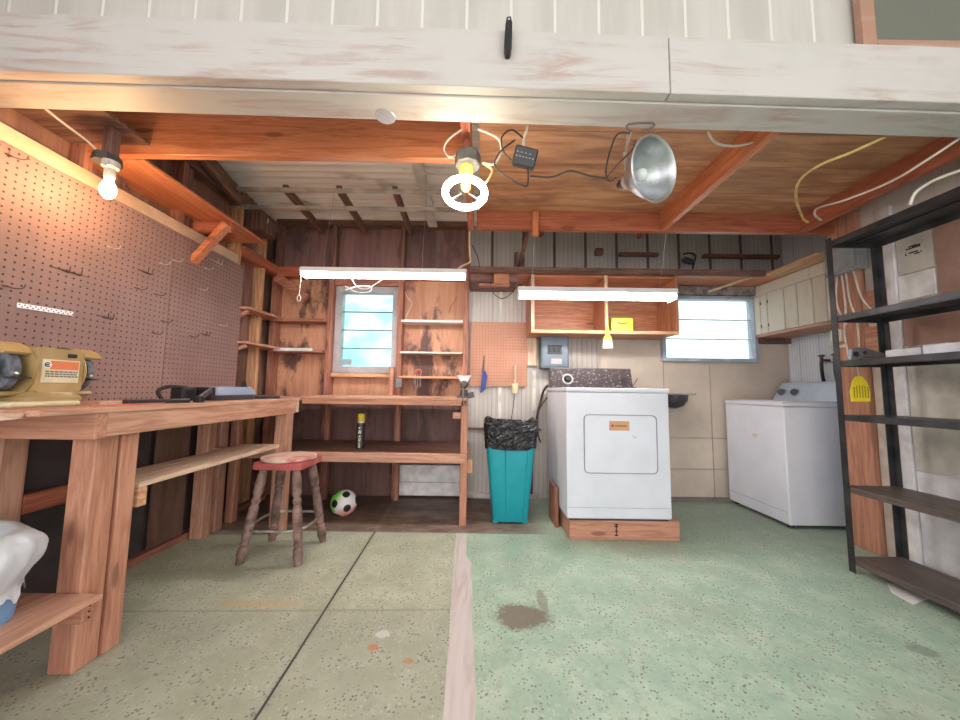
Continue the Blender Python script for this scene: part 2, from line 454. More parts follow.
# white battens on the ribbed wall
for x, z0, z1 in ((.185, .05, 2.12), (.53, .85, 1.25)):
    trim(B(x, x+.035, 3.53, 3.55, z0, z1), flat('batten', (.72,.69,.63)), 'white batten on the ribbed siding '+('behind the tan pegboard' if x < .3 else 'beside the breaker panel'))
trim(B(-.11, .6, 3.50, 3.55, 0, .045), flat('pale_base', (.62,.58,.55)), 'pale base board behind the teal bin')
trim(B(-.12, .62, 3.52, 3.55, .655, .675), W('dusk', 'x'), 'dark thin rail across the siding above the bin')
trim(B(.86, 1.19, 3.50, 3.55, .9, 1.62, .002), siding('panel_strip', (.50,.45,.40), (.40,.36,.32), (.25,.2,.18), .05, .06), 'brownish ribbed panel beside the breaker panel')

# right walls
struct(B(2.7, 2.80, -.2, 2.64, 0, 3.0, 0), 'wall_right', painted('right_wall_paint', (.66,.60,.55), (.42,.33,.27), .8, 'z', .6), 'off white wall behind the steel shelving')
struct(B(3.15, 3.2, 2.6, 3.6, 0, 3.0, 0), 'wall_right', metal_blue, 'pale ribbed metal wall behind the washer')
struct(B(2.8, 3.2, 2.58, 2.64, 0, 3.0, 0), 'wall_right', metal_blue, 'short return wall of the washer recess')
trim(B(2.655, 2.70, 2.40, 2.60, 0, 2.36), W('post', 'z'), 'wide reddish post at the end of the shelving wall')
trim(B(2.66, 2.70, 2.262, 2.398, 1.32, 1.52), W('post', 'y'), 'lower reddish board between posts behind the shelving')
trim(B(2.66, 2.70, 2.262, 2.398, 1.60, 1.76), W('post', 'y'), 'upper reddish board between posts behind the shelving')
trim(B(2.675, 2.70, 2.205, 2.26, 0, 2.3), flat('white_strip', (.78,.75,.75), .4), 'white painted upright strip behind the shelving')
for i, (y0, y1, z0, z1, m_, lb) in enumerate((
  (1.25, 2.2, .60, 1.27, (.60,.56,.49), 'grey beige panel behind the fourth steel shelf'), (1.25, 2.2, .04, .59, (.72,.71,.72), 'white lower panel behind the bottom steel shelf'),
  (1.25, 2.2, 1.28, 1.64, (.36,.20,.15), 'brown fibreboard behind the third steel shelf'), (2.02, 2.2, 1.82, 2.10, (.58,.54,.47), 'pale upper panel with dark specks behind the shelving'),
  (1.25, 2.01, 1.65, 2.10, (.42,.25,.19), 'brown upper fibreboard at the edge of the photo'), (2.27, 2.39, .72, 1.30, (.62,.55,.46), 'cream panel between the posts at shelf height'),
  (2.27, 2.39, .03, .70, (.62,.54,.46), 'cream lower panel between the posts'), (2.27, 2.39, 1.77, 2.10, (.60,.56,.50), 'pale upper panel between the posts'))):
    trim(B(2.690, 2.699, y0, y1, z0, z1, .001), flat('patch%d' % i, m_, .6, 0, .12, 6), lb)
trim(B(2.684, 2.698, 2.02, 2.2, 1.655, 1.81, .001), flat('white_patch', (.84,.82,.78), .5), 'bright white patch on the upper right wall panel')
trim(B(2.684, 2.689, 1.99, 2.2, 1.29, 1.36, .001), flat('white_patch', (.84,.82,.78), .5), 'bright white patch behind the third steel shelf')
trim(B(2.665, 2.69, 1.88, 2.03, .40, .45, .004), flat('white_patch', (.84,.82,.78), .5), 'small white bracket on the lower right wall')
m = MB(); rr = random.Random(4)
for k in range(9): m.box(2.687, 2.6895, 2.05+rr.random()*.1, 2.058+rr.random()*.1, 1.95, 1.958, .0, Matrix.Translation((0, rr.uniform(-.01, .02), rr.uniform(-.03, .04))))
trim(m, blackp, 'dark specks on the pale upper panel')

# beam, wall above the opening, added unseen carport roof
def slope(m):    # the front beam sits a touch askew
    M = Matrix.Translation((0, 1.30, 0)) @ Matrix.Rotation(math.radians(1.3), 4, 'Z') @ Matrix.Translation((0, -1.30, 0))
    bmesh.ops.transform(m.bm, matrix=M, verts=m.bm.verts); return m
zb, zt = 2.252, 2.508
m = MB(); m.box(-3.2, .755, 1.30, 1.345, zb+.006, zt, .003); trim(slope(m), white_beam, 'whitewashed front beam board, left length')
m = MB(); m.box(.759, 3.2, 1.30, 1.345, zb+.006, zt, .003); trim(slope(m), white_beam, 'whitewashed front beam board, right length')
m = MB(); m.box(-3.2, 3.2, 1.347, 1.485, zb, zt-.002, .003); trim(slope(m), white_beam, 'whitewashed inner beam over the opening')
struct(slope(B(-3.2, 3.2, 1.36, 1.40, zt, 3.3, 0)), 'wall_front', white_side, 'white vertical siding above the front beam')
struct(B(-3.2, 4, -3.2, 1.42, 3.3, 3.36, 0), 'ceiling', flat('added_carport_soffit', (.7,.69,.66)), 'unseen pale roof added over the open area in front to even out the sky light')  # roof added out of view to even out the light from the sky
# window-like vent in the siding
v_ = thing('wall_vent', 'brown framed screened vent at the top right above the beam', 'vent', (2.0, 1.38, 2.515))
fm = painted('vent_frame', (.45,.24,.17), (.6,.55,.5), .7)
for a in ((1.60, 1.63+.03, 2.515, 3.0), (2.45, 2.51, 2.515, 3.0)): B(a[0], a[1], 1.355, 1.385, a[2], a[3]).build('frame_side', fm, v_)
B(1.66, 2.45, 1.355, 1.385, 2.515, 2.55).build('frame_rail', fm, v_); B(1.66, 2.45, 1.355, 1.385, 2.96, 3.0).build('frame_rail', fm, v_)
t = NT('vent_mesh', .6, .2); vv = t.coords(False); wv = t.n('ShaderNodeTexWave', wave_type='BANDS', bands_direction='DIAGONAL')
t.ln(vv, wv.inputs[0]); wv.inputs['Scale'].default_value = 60; t.col(t.mix(wv.outputs['Fac'], (.10,.11,.085), (.26,.26,.22)))
B(1.655, 2.455, 1.371, 1.375, 2.548, 2.965, 0).build('screen', t.m, v_)

# roof
m = MB(); n = 130; prof = []
Y0, Y1 = 1.45, 3.62
for i in range(n+1):
    f = i/n; y = Y0+(Y1-Y0)*f; prof.append((y, 2.93-.17*f+.008*math.sin(f*2*PI*30)))
m.prism(prof+[(y, z+.006) for y, z in prof[::-1]], 'x', -2.3, 3.2)
t = NT('roof_metal', .4, .2); v = t.coords(False)
g = t.noise(t.mapp(v, (.4, 1, 1)), 5, 5, .65); g2 = t.noise(t.mapp(v, (.05, 1, 1)), 14, 3)
t.b.inputs['Metallic'].default_value = 0; c = t.mix(t.step(g2, .35, .65), (.74,.68,.62), (.90,.85,.80)); c = t.mix(t.M('MULTIPLY', t.step(g, .56, .72), .6), c, (.18,.13,.11))
t.col(c)
tr = t.n('ShaderNodeBsdfTranslucent'); t.ln(c, tr.inputs['Color']); mxs = t.n('ShaderNodeMixShader'); mxs.inputs[0].default_value = .13
out = [n_ for n_ in t.t.nodes if n_.type == 'OUTPUT_MATERIAL'][0]
t.ln(t.b.outputs[0], mxs.inputs[1]); t.ln(tr.outputs[0], mxs.inputs[2]); t.ln(mxs.outputs[0], out.inputs[0])
struct(m, 'ceiling', t.m, 'white corrugated translucent roof over the left bay', 40)
for x in (-1.62, -1.18, -.72, .6, 1.6): trim(MB().beam((x, 2.74, 2.68), (x, 3.45, 2.64), .04, .06), W('dusk', 'y') if x < 0 else W('red', 'y'), 'short dark rafter under the corrugated roof')
trim(MB().beam((-.50, 1.9, 2.84), (-.50, 3.45, 2.71), .09, .02), flat('white_lath', (.66,.64,.60), .5, 0, .12), 'white board running back under the corrugated roof')
for y, z in ((2.72, 2.66), (2.86, 2.585)): trim(B(-2.15, -.2, y, y+.04, z-.012, z+.012), flat('rail_grey', (.56,.53,.50), .4, .3, .15), 'pale metal purlin under the corrugated roof')
trim(B(-2.14, -2.06, 1.5, 3.5, 2.6, 2.70), W('dusk', 'y'), 'dark wall plate at the top of the left wall')
for y in (1.9, 2.35): trim(B(-2.14, -2.08, y, y+.05, 2.16, 2.6), W('dusk', 'z'), 'dusky upper stud above the high shelf')
trim(MB().beam((-2.02, 2.0, 2.82), (-2.02, 2.8, 2.60), .04, .12), W('dusk', 'y'), 'dark rafter along the left end of the roof')

# loft ceiling on the right with joists
m = MB()
for i, (a, b) in enumerate(((1.49, 1.72), (1.724, 1.99), (1.994, 2.27), (2.274, 2.60))): m.box(-.02, 2.70, a, b, 2.405, 2.425, .001)
t = NT('loft_planks', .55); v = t.coords(False)
g = t.noise(t.mapp(v, (.12, 1, 1)), 11, 6, .6, 1.2); p_ = t.noise(t.mapp(v, (.45, 1, 1)), 3.2, 6, .7, .8); q_ = t.noise(v, 1.4, 3)
c = t.mix(t.step(g, .35, .65), (.38,.165,.085), (.66,.34,.18)); c = t.mix(t.M('MULTIPLY', t.step(p_, .52, .70), .7), c, (.17,.075,.045))
c = t.mix(t.M('MULTIPLY', t.step(q_, .5, .7), .35), c, (.70,.42,.24)); t.col(c)
struct(m, 'ceiling', t.m, 'stained brown plank underside of the storage loft')
trim(B(-.04, 2.70, 2.54, 2.585, 2.262, 2.405), W('red', 'x'), 'dark red header joist across the back of the loft')
trim(B(1.345, 1.385, 1.49, 2.54, 2.262, 2.404), W('orange', 'y'), 'orange joist under the right loft')
trim(B(-.105, -.06, 1.49, 2.585, 2.262, 2.42), W('red', 'y'), 'reddish joist at the left edge of the loft')
trim(B(2.40, 2.44, 1.49, 2.54, 2.262, 2.404), W('red', 'y'), 'red joist above the steel shelving')
trim(B(-2.15, -.107, 1.73, 1.77, 2.25, 2.50), W('orange', 'x'), 'glossy orange joist behind the front beam on the left')
trim(B(-2.15, -1.74, 1.49, 1.729, 2.30, 2.32), W('dusk', 'x'), 'dark board in the roof void behind the left beam end')
trim(B(.375, .425, 2.505, 2.539, 2.20, 2.39, .006), W('orange', 'z'), 'short orange block hanging off the loft header')
trim(MB().beam((.38, 2.60, 2.37), (.36, 3.5, 2.2), .03, .04), W('dusk', 'y'), 'thin dark strut behind the loft header')
trim(B(.34, .37, 3.46, 3.55, 2.28, 2.46), W('dusk', 'z'), 'small dark bracket on the grey metal wall')
# storage shelf along back and right walls
trim(B(-.1, 3.14, 3.17, 3.55, 2.135, 2.16), W('orange', 'x'), 'orange storage shelf along the back wall')
trim(B(-.1, 2.62, 3.135, 3.169, 2.13, 2.185), W('dusk', 'x'), 'dark edge board of the back storage shelf')
trim(B(2.62, 3.14, 2.66, 3.169, 2.135, 2.16), W('bare', 'y'), 'light plywood storage shelf over the right cabinets')
trim(B(-.1, .34, 3.20, 3.54, 2.06, 2.13), W('dusk', 'x'), 'dusky packing boards under the left end of the loft shelf')
trim(B(.12, .26, 3.165, 3.198, 2.03, 2.13), W('cab', 'x'), 'short orange block under the loft shelf')
trim(B(-.02, .26, 3.14, 3.198, 2.00, 2.028), W('stud', 'x'), 'narrow ledge board under the loft shelf')
for x0, x1, z, lb in ((1.43, 1.83, 2.47, 'short'), (2.30, 3.08, 2.465, 'long')):
    trim(B(x0, x1, 3.50, 3.55, z-.015, z+.02), W('dusk', 'x'), lb+' dark batten high on the grey metal wall')
trim(B(1.18, 1.26, 3.50, 3.55, 2.46, 2.53), W('dusk', 'x'), 'small dark block high on the grey metal wall')
trim(B(1.84, 3.1, 3.47, 3.55, 2.045, 2.132), flat('grey_header', (.28,.25,.23), .7, 0, .3, 12), 'grey weathered header above the wide window')

one(MB().beam(aY(708, 292, 3.40), aY(752, 277, 3.20), .012, .02), 'lath', W('pale', 'x'), 'loose pale lath slanting under the loft shelf above the wide window', 'lath')
# ------------------------------------------------------------------ windows
gt = NT('window_glass', .25); gt.b.inputs['Transmission Weight'].default_value = 1; gt.b.inputs['IOR'].default_value = 1.1; gt.col((.62,.95,.98))
gt2 = NT('window_glass_pale', .3); gt2.b.inputs['Transmission Weight'].default_value = 1; gt2.b.inputs['IOR'].default_value = 1.1; gt2.col((.90,.95,.98))
fr = flat('window_frame_grey', (.42,.40,.42), .5, 0, .08)
def window(name, x0, x1, z0, z1, panes, gm, fw, label, fmm):
    r = tag(thing(name, label, 'window', ((x0+x1)/2, 3.55, z0)), label, 'window', None, 'structure')
    m = MB()
    for b in ((x0, x0+fw, z0, z1), (x1-fw, x1, z0, z1), (x0+fw, x1-fw, z0, z0+fw), (x0+fw, x1-fw, z1-fw, z1)):
        m.box(b[0], b[1], 3.50, 3.60, b[2], b[3], .003)
    m.build('window_frame', fmm, r)
    h = (z1-z0-2*fw)/panes
    for i in range(panes):
        zc = z0+fw+h*i
        g = MB(); M = Matrix.Translation((0, 3.555, zc+h/2)) @ Matrix.Rotation(math.radians(-9), 4, 'X') @ Matrix.Translation((0, -3.555, -zc-h/2))
        g.box(x0+fw+.002, x1-fw-.002, 3.553, 3.558, zc+.004, zc+h-.002, 0, M); g.build('pane', gm, r)
        if i: B(x0+fw, x1-fw, 3.54, 3.565, zc-.007, zc+.003, 0).build('louvre_clip', flat('clip_grey', (.16,.18,.20)) if panes == 4 else flat('clip_pale', (.62,.66,.70)), r)
    return r
w1 = window('window_1', -1.478, -.832, 1.204, 2.088, 4, gt.m, .065, 'small louvred window with pale grey frame over the back workbench', fr)
B(-1.40, -1.30, 3.538, 3.541, 1.285, 1.345, 0).build('sticker', flat('sticker_blue', (.38,.50,.58)), w1)
w2 = window('window_2', 1.84, 2.81, 1.365, 2.04, 3, gt2.m, .035, 'wide low window with thin grey frame on the right', flat('window_frame_blue', (.40,.42,.50), .4, 0, .1))

# outdoors beyond the windows; backdrop wall added to dim the sky there
gw = NT('window_backdrop_paint', .8); v = gw.coords(False); gw.col(gw.mix(gw.step(gw.noise(gw.mapp(v, (1, 1, 2)), 1.6, 4), .42, .58), (.40,.80,.78), (.84,.88,.86)))
one(B(-14, 14, 7.5, 7.8, -.2, 6.0, 0), 'window_backdrop', gw.m, 'pale blue green house wall added to set the brightness seen in the back windows', 'backdrop')
struct(B(-30, 30, 3.7, 40, -.25, -.2, 0), 'floor', flat('outside_ground', (.55,.57,.52)), 'pale ground outside behind the shed')

# ================================================================== LEFT WORKBENCH
wb = thing('workbench', 'long rough wooden workbench along the brown pegboard wall on the left', 'workbench', (-1.74, 1.95, 0))
m = MB(); m.box(-2.045, -1.73, 1.12, 2.74, .945, .965, .002); m.box(-1.728, -1.40, 1.125, 2.74, .945, .965, .002); m.build('tabletop', W('fir', 'y'), wb)
poly = [(-2.04, .956)]
for i in range(22):
    x = -2.04+.60*i/21; poly.append((x, .938-.016*math.sin(i/21*PI)+random.uniform(-.0025, .0025)))
poly.append((-1.44, .956)); MB().prism(poly, 'y', 1.112, 1.119).build('torn_veneer', W('pale', 'x'), wb)
B(-1.445, -1.405, 1.3405, 2.70, .855, .945).build('apron', W('fir', 'y'), wb)
B(-2.04, -1.405, 1.30, 1.34, .848, .945).build('apron', W('post', 'x'), wb)
B(-2.04, -1.40, 2.70, 2.74, .86, .945).build('apron', W('pale', 'x'), wb)
for b in ((-1.555, -1.462, 1.36, 1.45, 0, .855), (-1.535, -1.452, 1.455, 1.525, 0, .855), (-1.50, -1.41, 2.60, 2.69, 0, .86),
          (-2.04, -1.95, 1.46, 1.55, .0, .945), (-1.985, -1.90, 2.50, 2.58, .0, .945), (-1.985, -1.90, 2.62, 2.70, .0, .945)):
    B(*b[:4], b[4], b[5], .005).build('leg', W('post', 'z') if b[0] > -1.6 and b[2] < 2 else W('fir', 'z'), wb)
B(-1.71, -1.455, 1.545, 2.60, .612, .636).build('shelf', W('pale', 'y'), wb)
B(-1.55, -1.455, 1.545, 1.585, .53, .611).build('shelf_cleat', W('bare', 'x'), wb)
B(-1.90, -1.455, 2.561, 2.599, .54, .611).build('shelf_cleat', W('fir', 'x'), wb)
B(-1.899, -1.71, 2.535, 2.56, .56, .611).build('shelf_cleat', W('fir', 'x'), wb)
B(-1.985, -1.95, 1.552, 2.498, .49, .57).build('rear_rail', W('red', 'y'), wb)
B(-2.04, -1.37, .84, 1.355, .27, .286, .002).build('lower_shelf', W('fir', 'y'), wb)
B(-1.53, -1.40, 1.318, 1.357, .20, .269).build('shelf_cleat', W('post', 'x'), wb)
m = MB()
for k in range(3): m.sph((-1.40+.004, 1.337, .215+.02*k), .0035, n=8)
m.build('nail_head', flat('nail', (.05,.04,.04), .5, .5), wb)
B(-2.04, -1.95, .86, .94, 0, .269, .004).build('leg', W('fir', 'z'), wb)
B(-1.46, -1.38, .85, .93, 0, .269, .004).build('leg', W('fir', 'z'), wb)

# leaning sheets beneath
one(B(-2.040, -2.020, 2.24, 2.49, .045, .80), 'plywood_sheet', stained_ply('ply_brown', (.20,.11,.075), (.13,.07,.05), (.05,.03,.02), .6), 'brown plywood sheet leaning under the left workbench', 'plywood')
one(B(-2.045, -2.025, 1.60, 2.20, .045, .84), 'hardboard_sheet', flat('dark_sheet', (.065,.05,.055), .5), 'dark hardboard sheet leaning under the left workbench', 'hardboard')

# blue bin with bag on lower shelf
bb = MB().ring([sup(-1.67, 1.09, z, a, a, 3, 48) for z, a in ((.287, .175), (.40, .183), (.53, .19), (.53, .182), (.30, .168))], caps=True)
one(bb, 'bin', flat('blue_bin', (.18,.36,.62), .45), 'blue bin on the low shelf at the left edge, under a white bag', 'bin', None, 40)
rb = random.Random(3)
R = []
bz = spline([Vector(q) for q in ((.375, .232, .05), (.40, .226, .03), (.43, .240, .02), (.47, .262, .02), (.51, .268, .02), (.545, .250, .015), (.566, .215, .01), (.560, .178, .01), (.535, .166, .01), (.50, .16, .01))], 4)
for n_, (z, a, jj) in enumerate(bz):
    ring = []
    for k in range(96):
        t_ = 2*PI*k/96; w_ = 1+.022*math.sin(7*t_+z*16)+.014*math.sin(15*t_-z*33)+.008*math.sin(31*t_+z*60)
        ring.append(Vector((-1.67+a*.97*w_*math.cos(t_), 1.09+a*.86*w_*math.sin(t_), z+(.014*math.sin(11*t_)+.01*math.sin(23*t_+1) if n_ < 3 else .005*math.sin(5*t_)))))
    R.append(ring)
tb = NT('white_film', .35); tb.col((.74,.77,.82)); tb.b.inputs['Transmission Weight'].default_value = .15
one(MB().ring(R, caps=False), 'bin_bag', tb.m, 'white plastic bag folded over the blue bin at the left edge', 'bag', None, 85)

# ================================================================== BENCH GRINDER
gr = thing('bench_grinder', 'tan bench grinder with orange badge on the near end of the left workbench', 'grinder', (-1.76, 1.385, .966))
tan = flat('tan_paint', (.46,.31,.13), .38, 0, .12, 5); tan2 = flat('pale_tan', (.66,.60,.40), .5, 0, .1, 6)
m = MB(); m.box(-1.86, -1.60, 1.20, 1.42, .966, .985, .006); m.build('base_tray', tan2, gr)
m = MB(); m.ring([sup(-1.755, 1.385, z, a, b, 5) for z, a, b in ((.985, .11, .10), (.998, .11, .10), (1.012, .098, .085), (1.02, .095, .08))]); m.build('base', tan, gr, smooth=35)
m = MB(); m.prism(rrect(1.31, 1.465, 1.018, 1.19, .012), 'x', -1.845, -1.66, .004); m.build('motor_housing', tan, gr)
m = MB(); m.box(-1.661, -1.656, 1.325, 1.448, 1.055, 1.145, .001); bd = m.build('badge', flat('badge_cream', (.72,.62,.42), .5), gr)
m = MB(); m.box(-1.657, -1.6545, 1.350, 1.443, 1.107, 1.14, 0); m.build('badge_bar', flat('badge_orange', (.80,.22,.08), .5, 0, .04), bd)
m = MB(); m.cyl((-1.657, 1.338, 1.124), (-1.654, 1.338, 1.124), .014); m.build('badge_emblem', flat('badge_white', (.8,.78,.72), .5, 0, .02), bd)
m = MB(); m.tube([(-1.6535, 1.338+.008*math.cos(a), 1.124+.008*math.sin(a)) for a in [math.radians(q) for q in range(40, 330, 20)]], .0018, 6)
m.box(-1.654, -1.653, 1.334, 1.342, 1.121, 1.127, 0); m.build('badge_emblem_mark', blackp, bd)
m = MB(); rr = random.Random(5)
for zz in (1.098, 1.089, 1.080):
    y = 1.335
    while y < 1.438:
        w = rr.uniform(.006, .014); m.box(-1.657, -1.6552, y, min(y+w, 1.443), zz-.0028, zz+.0028, 0); y += w+.003
m.build('badge_print', flat('print_grey', (.16,.15,.14), .6), bd)
B(-1.661, -1.655, 1.405, 1.435, 1.157, 1.172, .001).build('switch', blackp, gr)
# wheel guards either side (D shaped shrouds with open fronts)
GR = .105
def guard(yc0, yc1, sgn):
    m = MB(); out, inn = [], []
    for k in range(0, 15):
        a = math.radians(38+k*(300-38)/14)
        out.append((-1.755+GR*math.cos(a), 1.10+GR*math.sin(a))); inn.append((-1.755+(GR-.015)*math.cos(a), 1.10+(GR-.015)*math.sin(a)))
    m.prism(out+inn[::-1], 'y', yc0, yc1, .002)
    m.prism([(-1.755+GR*math.cos(math.radians(a)), 1.10+GR*math.sin(math.radians(a))) for a in range(0, 360, 15)], 'y', (yc0 if sgn > 0 else yc1-.004), (yc0+.004 if sgn > 0 else yc1))
    g = m.build('wheel_guard', tan, gr, smooth=30)
    ym = (yc0+yc1)/2
    w = MB(); w.cyl((-1.755, ym-.012, 1.10), (-1.755, ym+.012, 1.10), .082, n=36); w.build('grinding_wheel', flat('wheel_grey', (.16,.17,.21) if sgn < 0 else (.10,.10,.11), .8, 0, .2, 60), g)
    w = MB(); w.cyl((-1.755, ym-.016, 1.10), (-1.755, ym+.016, 1.10), .026, n=24); w.build('wheel_flange', flat('wheel_label', (.62,.60,.40), .6), g)
    w = MB(); w.box(-1.69, -1.645, ym-.022, ym+.022, 1.068, 1.075, .001); w.beam((-1.69, ym, 1.072), (-1.72, ym+sgn*.0, 1.03), .012, .006); w.build('tool_rest', flat('rest_dark', (.06,.06,.06), .4, .6), g)
    w = MB(); w.cyl((-1.65, ym-.03, 1.085), (-1.65, ym-.018, 1.085), .008, n=10); w.build('wing_nut', steel, g)
guard(1.225, 1.308, -1); guard(1.467, 1.55, 1)
m = MB(); m.cyl((-1.755, 1.19, 1.10), (-1.755, 1.225, 1.10), .05, .06); m.build('end_cap', flat('white_cap', (.72,.70,.66), .5), gr)
m = MB(); m.cyl((-1.755, 1.50, 1.10), (-1.755, 1.575, 1.10), .012); m.build('shaft_nut', steel, gr)
m = MB(); m.tube([(-1.66, 1.49, 1.06), (-1.62, 1.53, 1.075), (-1.60, 1.57, 1.07)], .003, 6, 3); m.build('rest_rod', steel, gr)

# things lying on the left workbench
one(MB().tube([(-1.50, 1.36, .969), (-1.445, 1.62, .969)], .0035, 6), 'pencil', flat('pencil_red', (.70,.16,.12), .4), 'red carpenter pencil lying near the front corner of the left workbench', 'pencil')
one(B(-1.62, -1.57, 1.50, 1.80, .9655, .98), 'wood_block', W('pale', 'y'), 'pale strip of wood on the left workbench behind the black bar', 'wood')
sd = MB(); sd.beam((-1.545, 1.54, .976), (-1.49, 1.80, .976), .045, .02, .004)
one(sd, 'steel_bar', blackp, 'flat black bar lying on the left workbench beside the grinder', 'bar')
cl = thing('clamp', 'black bar clamp with pale edge leaning onto the grey blue case', 'clamp', (-1.5, 1.95, .966))
MB().beam((-1.455, 1.83, .985), (-1.545, 2.025, 1.030), .014, .03, .002).build('bar', blackp, cl)
MB().beam((-1.449, 1.828, 1.001), (-1.539, 2.023, 1.047), .008, .003, 0).build('bar_edge', steel, cl)
B(-1.475, -1.435, 1.81, 1.845, .966, 1.0, .004).build('jaw', blackp, cl)
m = MB(); m.box(-1.70, -1.62, 1.93, 2.02, .966, 1.045, .015, seg=2); m.build('handle', blackp, cl)
m = MB(); m.tube([(-1.69, 1.88, .975), (-1.70, 1.86, 1.02), (-1.68, 1.90, 1.045), (-1.64, 1.97, 1.04)], .010, 8, 4); m.build('grip_loop', blackp, cl)
cs = thing('tool_case', 'grey blue plastic power tool case on the left workbench', 'tool case', (-1.62, 2.22, .966))
blu = flat('case_blue', (.26,.30,.42), .35, 0, .06)
def cx(pts, m_, nm, par): MB().ring([sup(-1.62, 2.25, z, a, b, 6, 32) for z, a, b in pts]).build(nm, m_, par, smooth=35)
cx(((.966, .085, .185), (.985, .09, .19), (.997, .09, .19)), flat('case_dark', (.05,.055,.07), .45), 'case_base', cs)
cx(((.998, .09, .19), (1.03, .085, .18), (1.048, .07, .16)), blu, 'case_lid', cs)
m = MB(); m.box(-1.70, -1.54, 2.035, 2.057, .97, 1.045, .01, seg=2); m.build('end_handle', blackp, cs)
m = MB(); m.box(-1.64, -1.60, 2.40, 2.43, 1.0, 1.045, .004); m.prism([(2.40, 1.03), (2.44, 1.03), (2.42, 1.085)], 'x', -1.64, -1.61); m.build('trigger', blackp, cs)
db = thing('hand_tool', 'small black hand tool with a white knob lying beyond the blue case', 'hand tool', (-1.60, 2.56, .966))
MB().beam((-1.66, 2.46, .98), (-1.50, 2.64, .975), .04, .024, .006).build('tool_body', blackp, db)
m = MB(); m.cyl((-1.63, 2.49, .99), (-1.63, 2.49, 1.03), .012); m.sph((-1.63, 2.49, 1.035), .016, n=12); m.build('knob', flat('knob_white', (.75,.74,.72)), db)

# ================================================================== HIGH SHELF ON LEFT WALL
hs = thing('high_shelf', 'reddish wooden high shelf on brackets above the brown pegboard', 'shelf', (-1.95, 2.1, 2.18))
MB().box(-2.148, -1.81, 1.776, 2.83, 2.245, 2.262).build('board', W('orange', 'y'), hs)
for y in (2.43,):
    a = MB(); a.beam((-2.06, y, 1.93) if y > 2 else (-2.06, y, 2.03), (-1.83, y, 2.215), .04, .06, .003, Vector((0, 1, 0))); a.build('brace', W('orange', 'x'), hs)
    B(-2.148, -1.82, y+.022, y+.06, 2.165, 2.244).build('bracket_arm', W('red', 'x'), hs)

trim(MB().beam(aZ(-30,104,2.279), aZ(33,145,2.279), .07, .04), W('orange', 'y'), 'short orange board under the roof void at the top left')
# bulb lamp under the high shelf
bl = thing('bulb_lamp', 'bare glowing bulb in a porcelain holder beside the orange joist on the left', 'lamp', (-1.80, 1.60, 1.95))
m = MB(); m.box(-1.845, -1.795, 1.60, 1.64, 2.155, 2.299); m.build('mounting_block', W('dusk', 'z'), bl)
MB().cyl((-1.82, 1.61, 2.155), (-1.82, 1.61, 2.115), .052, .054, 8).build('junction_box', flat('box_dark', (.07,.065,.065), .5, .3), bl)
MB().lathe(((.034, 2.118), (.032, 2.09), (.021, 2.08), (.021, 2.045), (.018, 2.038)), (-1.79, 1.60, 0), 20).build('lamp_holder', flat('porcelain', (.62,.60,.57), .3), bl, smooth=40)
MB().lathe(((.012, 2.04), (.016, 2.025), (.027, 1.995), (.030, 1.975), (.024, 1.952), (.012, 1.939), (.001, 1.937)), (-1.79, 1.60, 0), 16).build('bulb', emis('bulb_glow', (1, .58, .26), 90), bl, smooth=60)
m = MB(); m.tube([(-1.775, 1.575, 2.11), (-1.755, 1.56, 2.085), (-1.765, 1.55, 2.07)], .002, 5, 3); m.sph((-1.763, 1.552, 2.072), .007, n=8); m.build('pull_chain', steel, bl)
one(MB().tube([aY(42, 106, 1.44), aY(62, 122, 1.52), aY(86, 140, 1.58), aY(98, 151, 1.59)], .005, 6, 5), 'electric_cable', wire_w, 'cream cable running from the front beam to the bulb lamp on the left', 'cable')

# pegboard hooks
GH = 'bare wire hooks on the brown pegboard'
def hook(px, py, w, kind):
    p = aX(px, py, -2.05); m = MB(); h = .02
    if kind == 'double':
        m.tube([p+Vector((0, -w, 0)), p+Vector((.004, 0, 0)), p+Vector((0, w, 0))], .0022, 5)
        for dy in (-.35*w, .25*w): m.tube([p+Vector((0, dy, 0)), p+Vector((.03, dy, -.012)), p+Vector((.045, dy-.008, .016))], .0022, 5, 3)
    else:
        m.tube([p+Vector((0, 0, .004)), p+Vector((.022, w*.4, -.006)), p+Vector((.042, w*.9, -.002)), p+Vector((.048, w, .016))], .0022, 5, 3)
        m.tube([p+Vector((.002, -.01, 0)), p+Vector((.004, .012, 0))], .0035, 5)
    return m
hw = flat('hook_wire', (.12,.085,.075), .45, .5); hwl = flat('hook_wire_pale', (.66,.60,.54), .4, .4)
for px, py, w, kd, lt in ((108, 247, .02, 's', 1), (160, 263, .02, 's', 1), (173, 260, .02, 's', 1), (70, 272, .085, 'double', 0), (145, 272, .045, 'double', 0), (136, 288, .02, 's', 0),
    (155, 294, .02, 's', 0), (5, 286, .03, 's', 0), (105, 317, .045, 'double', 0), (162, 321, .02, 's', 0), (153, 333, .015, 's', 0), (190, 336, .015, 's', 0), (204, 334, .05, 'double', 0),
    (200, 289, .012, 's', 1), (220, 325, .015, 's', 1), (205, 268, .02, 's', 1), (216, 262, .07, 'double', 1), (8, 155, .03, 's', 0)):
    one(hook(px, py, w, kd), 'pegboard_hook', hwl if lt else hw, 'empty thin wire hook stuck in the brown pegboard of the left wall', 'hook', GH)
p0, p1 = aX(17, 305, -2.047), aX(73, 314, -2.047)
hold = thing('drill_bit_rack', 'silver perforated metal strip on the brown pegboard', 'metal strip', ((p0+p1)/2))
MB().beam(p0, p1, .006, .022, .001).build('strip', flat('bright_strip', (.82,.82,.84), .3, .6, .05), hold)
m = MB()
for k in range(22):
    q = p0.lerp(p1, (k+.5)/22); m.cyl(q+Vector((.0, 0, .004*(-1)**k)), q+Vector((.0045, 0, .004*(-1)**k)), .0028, n=6)
m.build('strip_holes', blackp, hold)

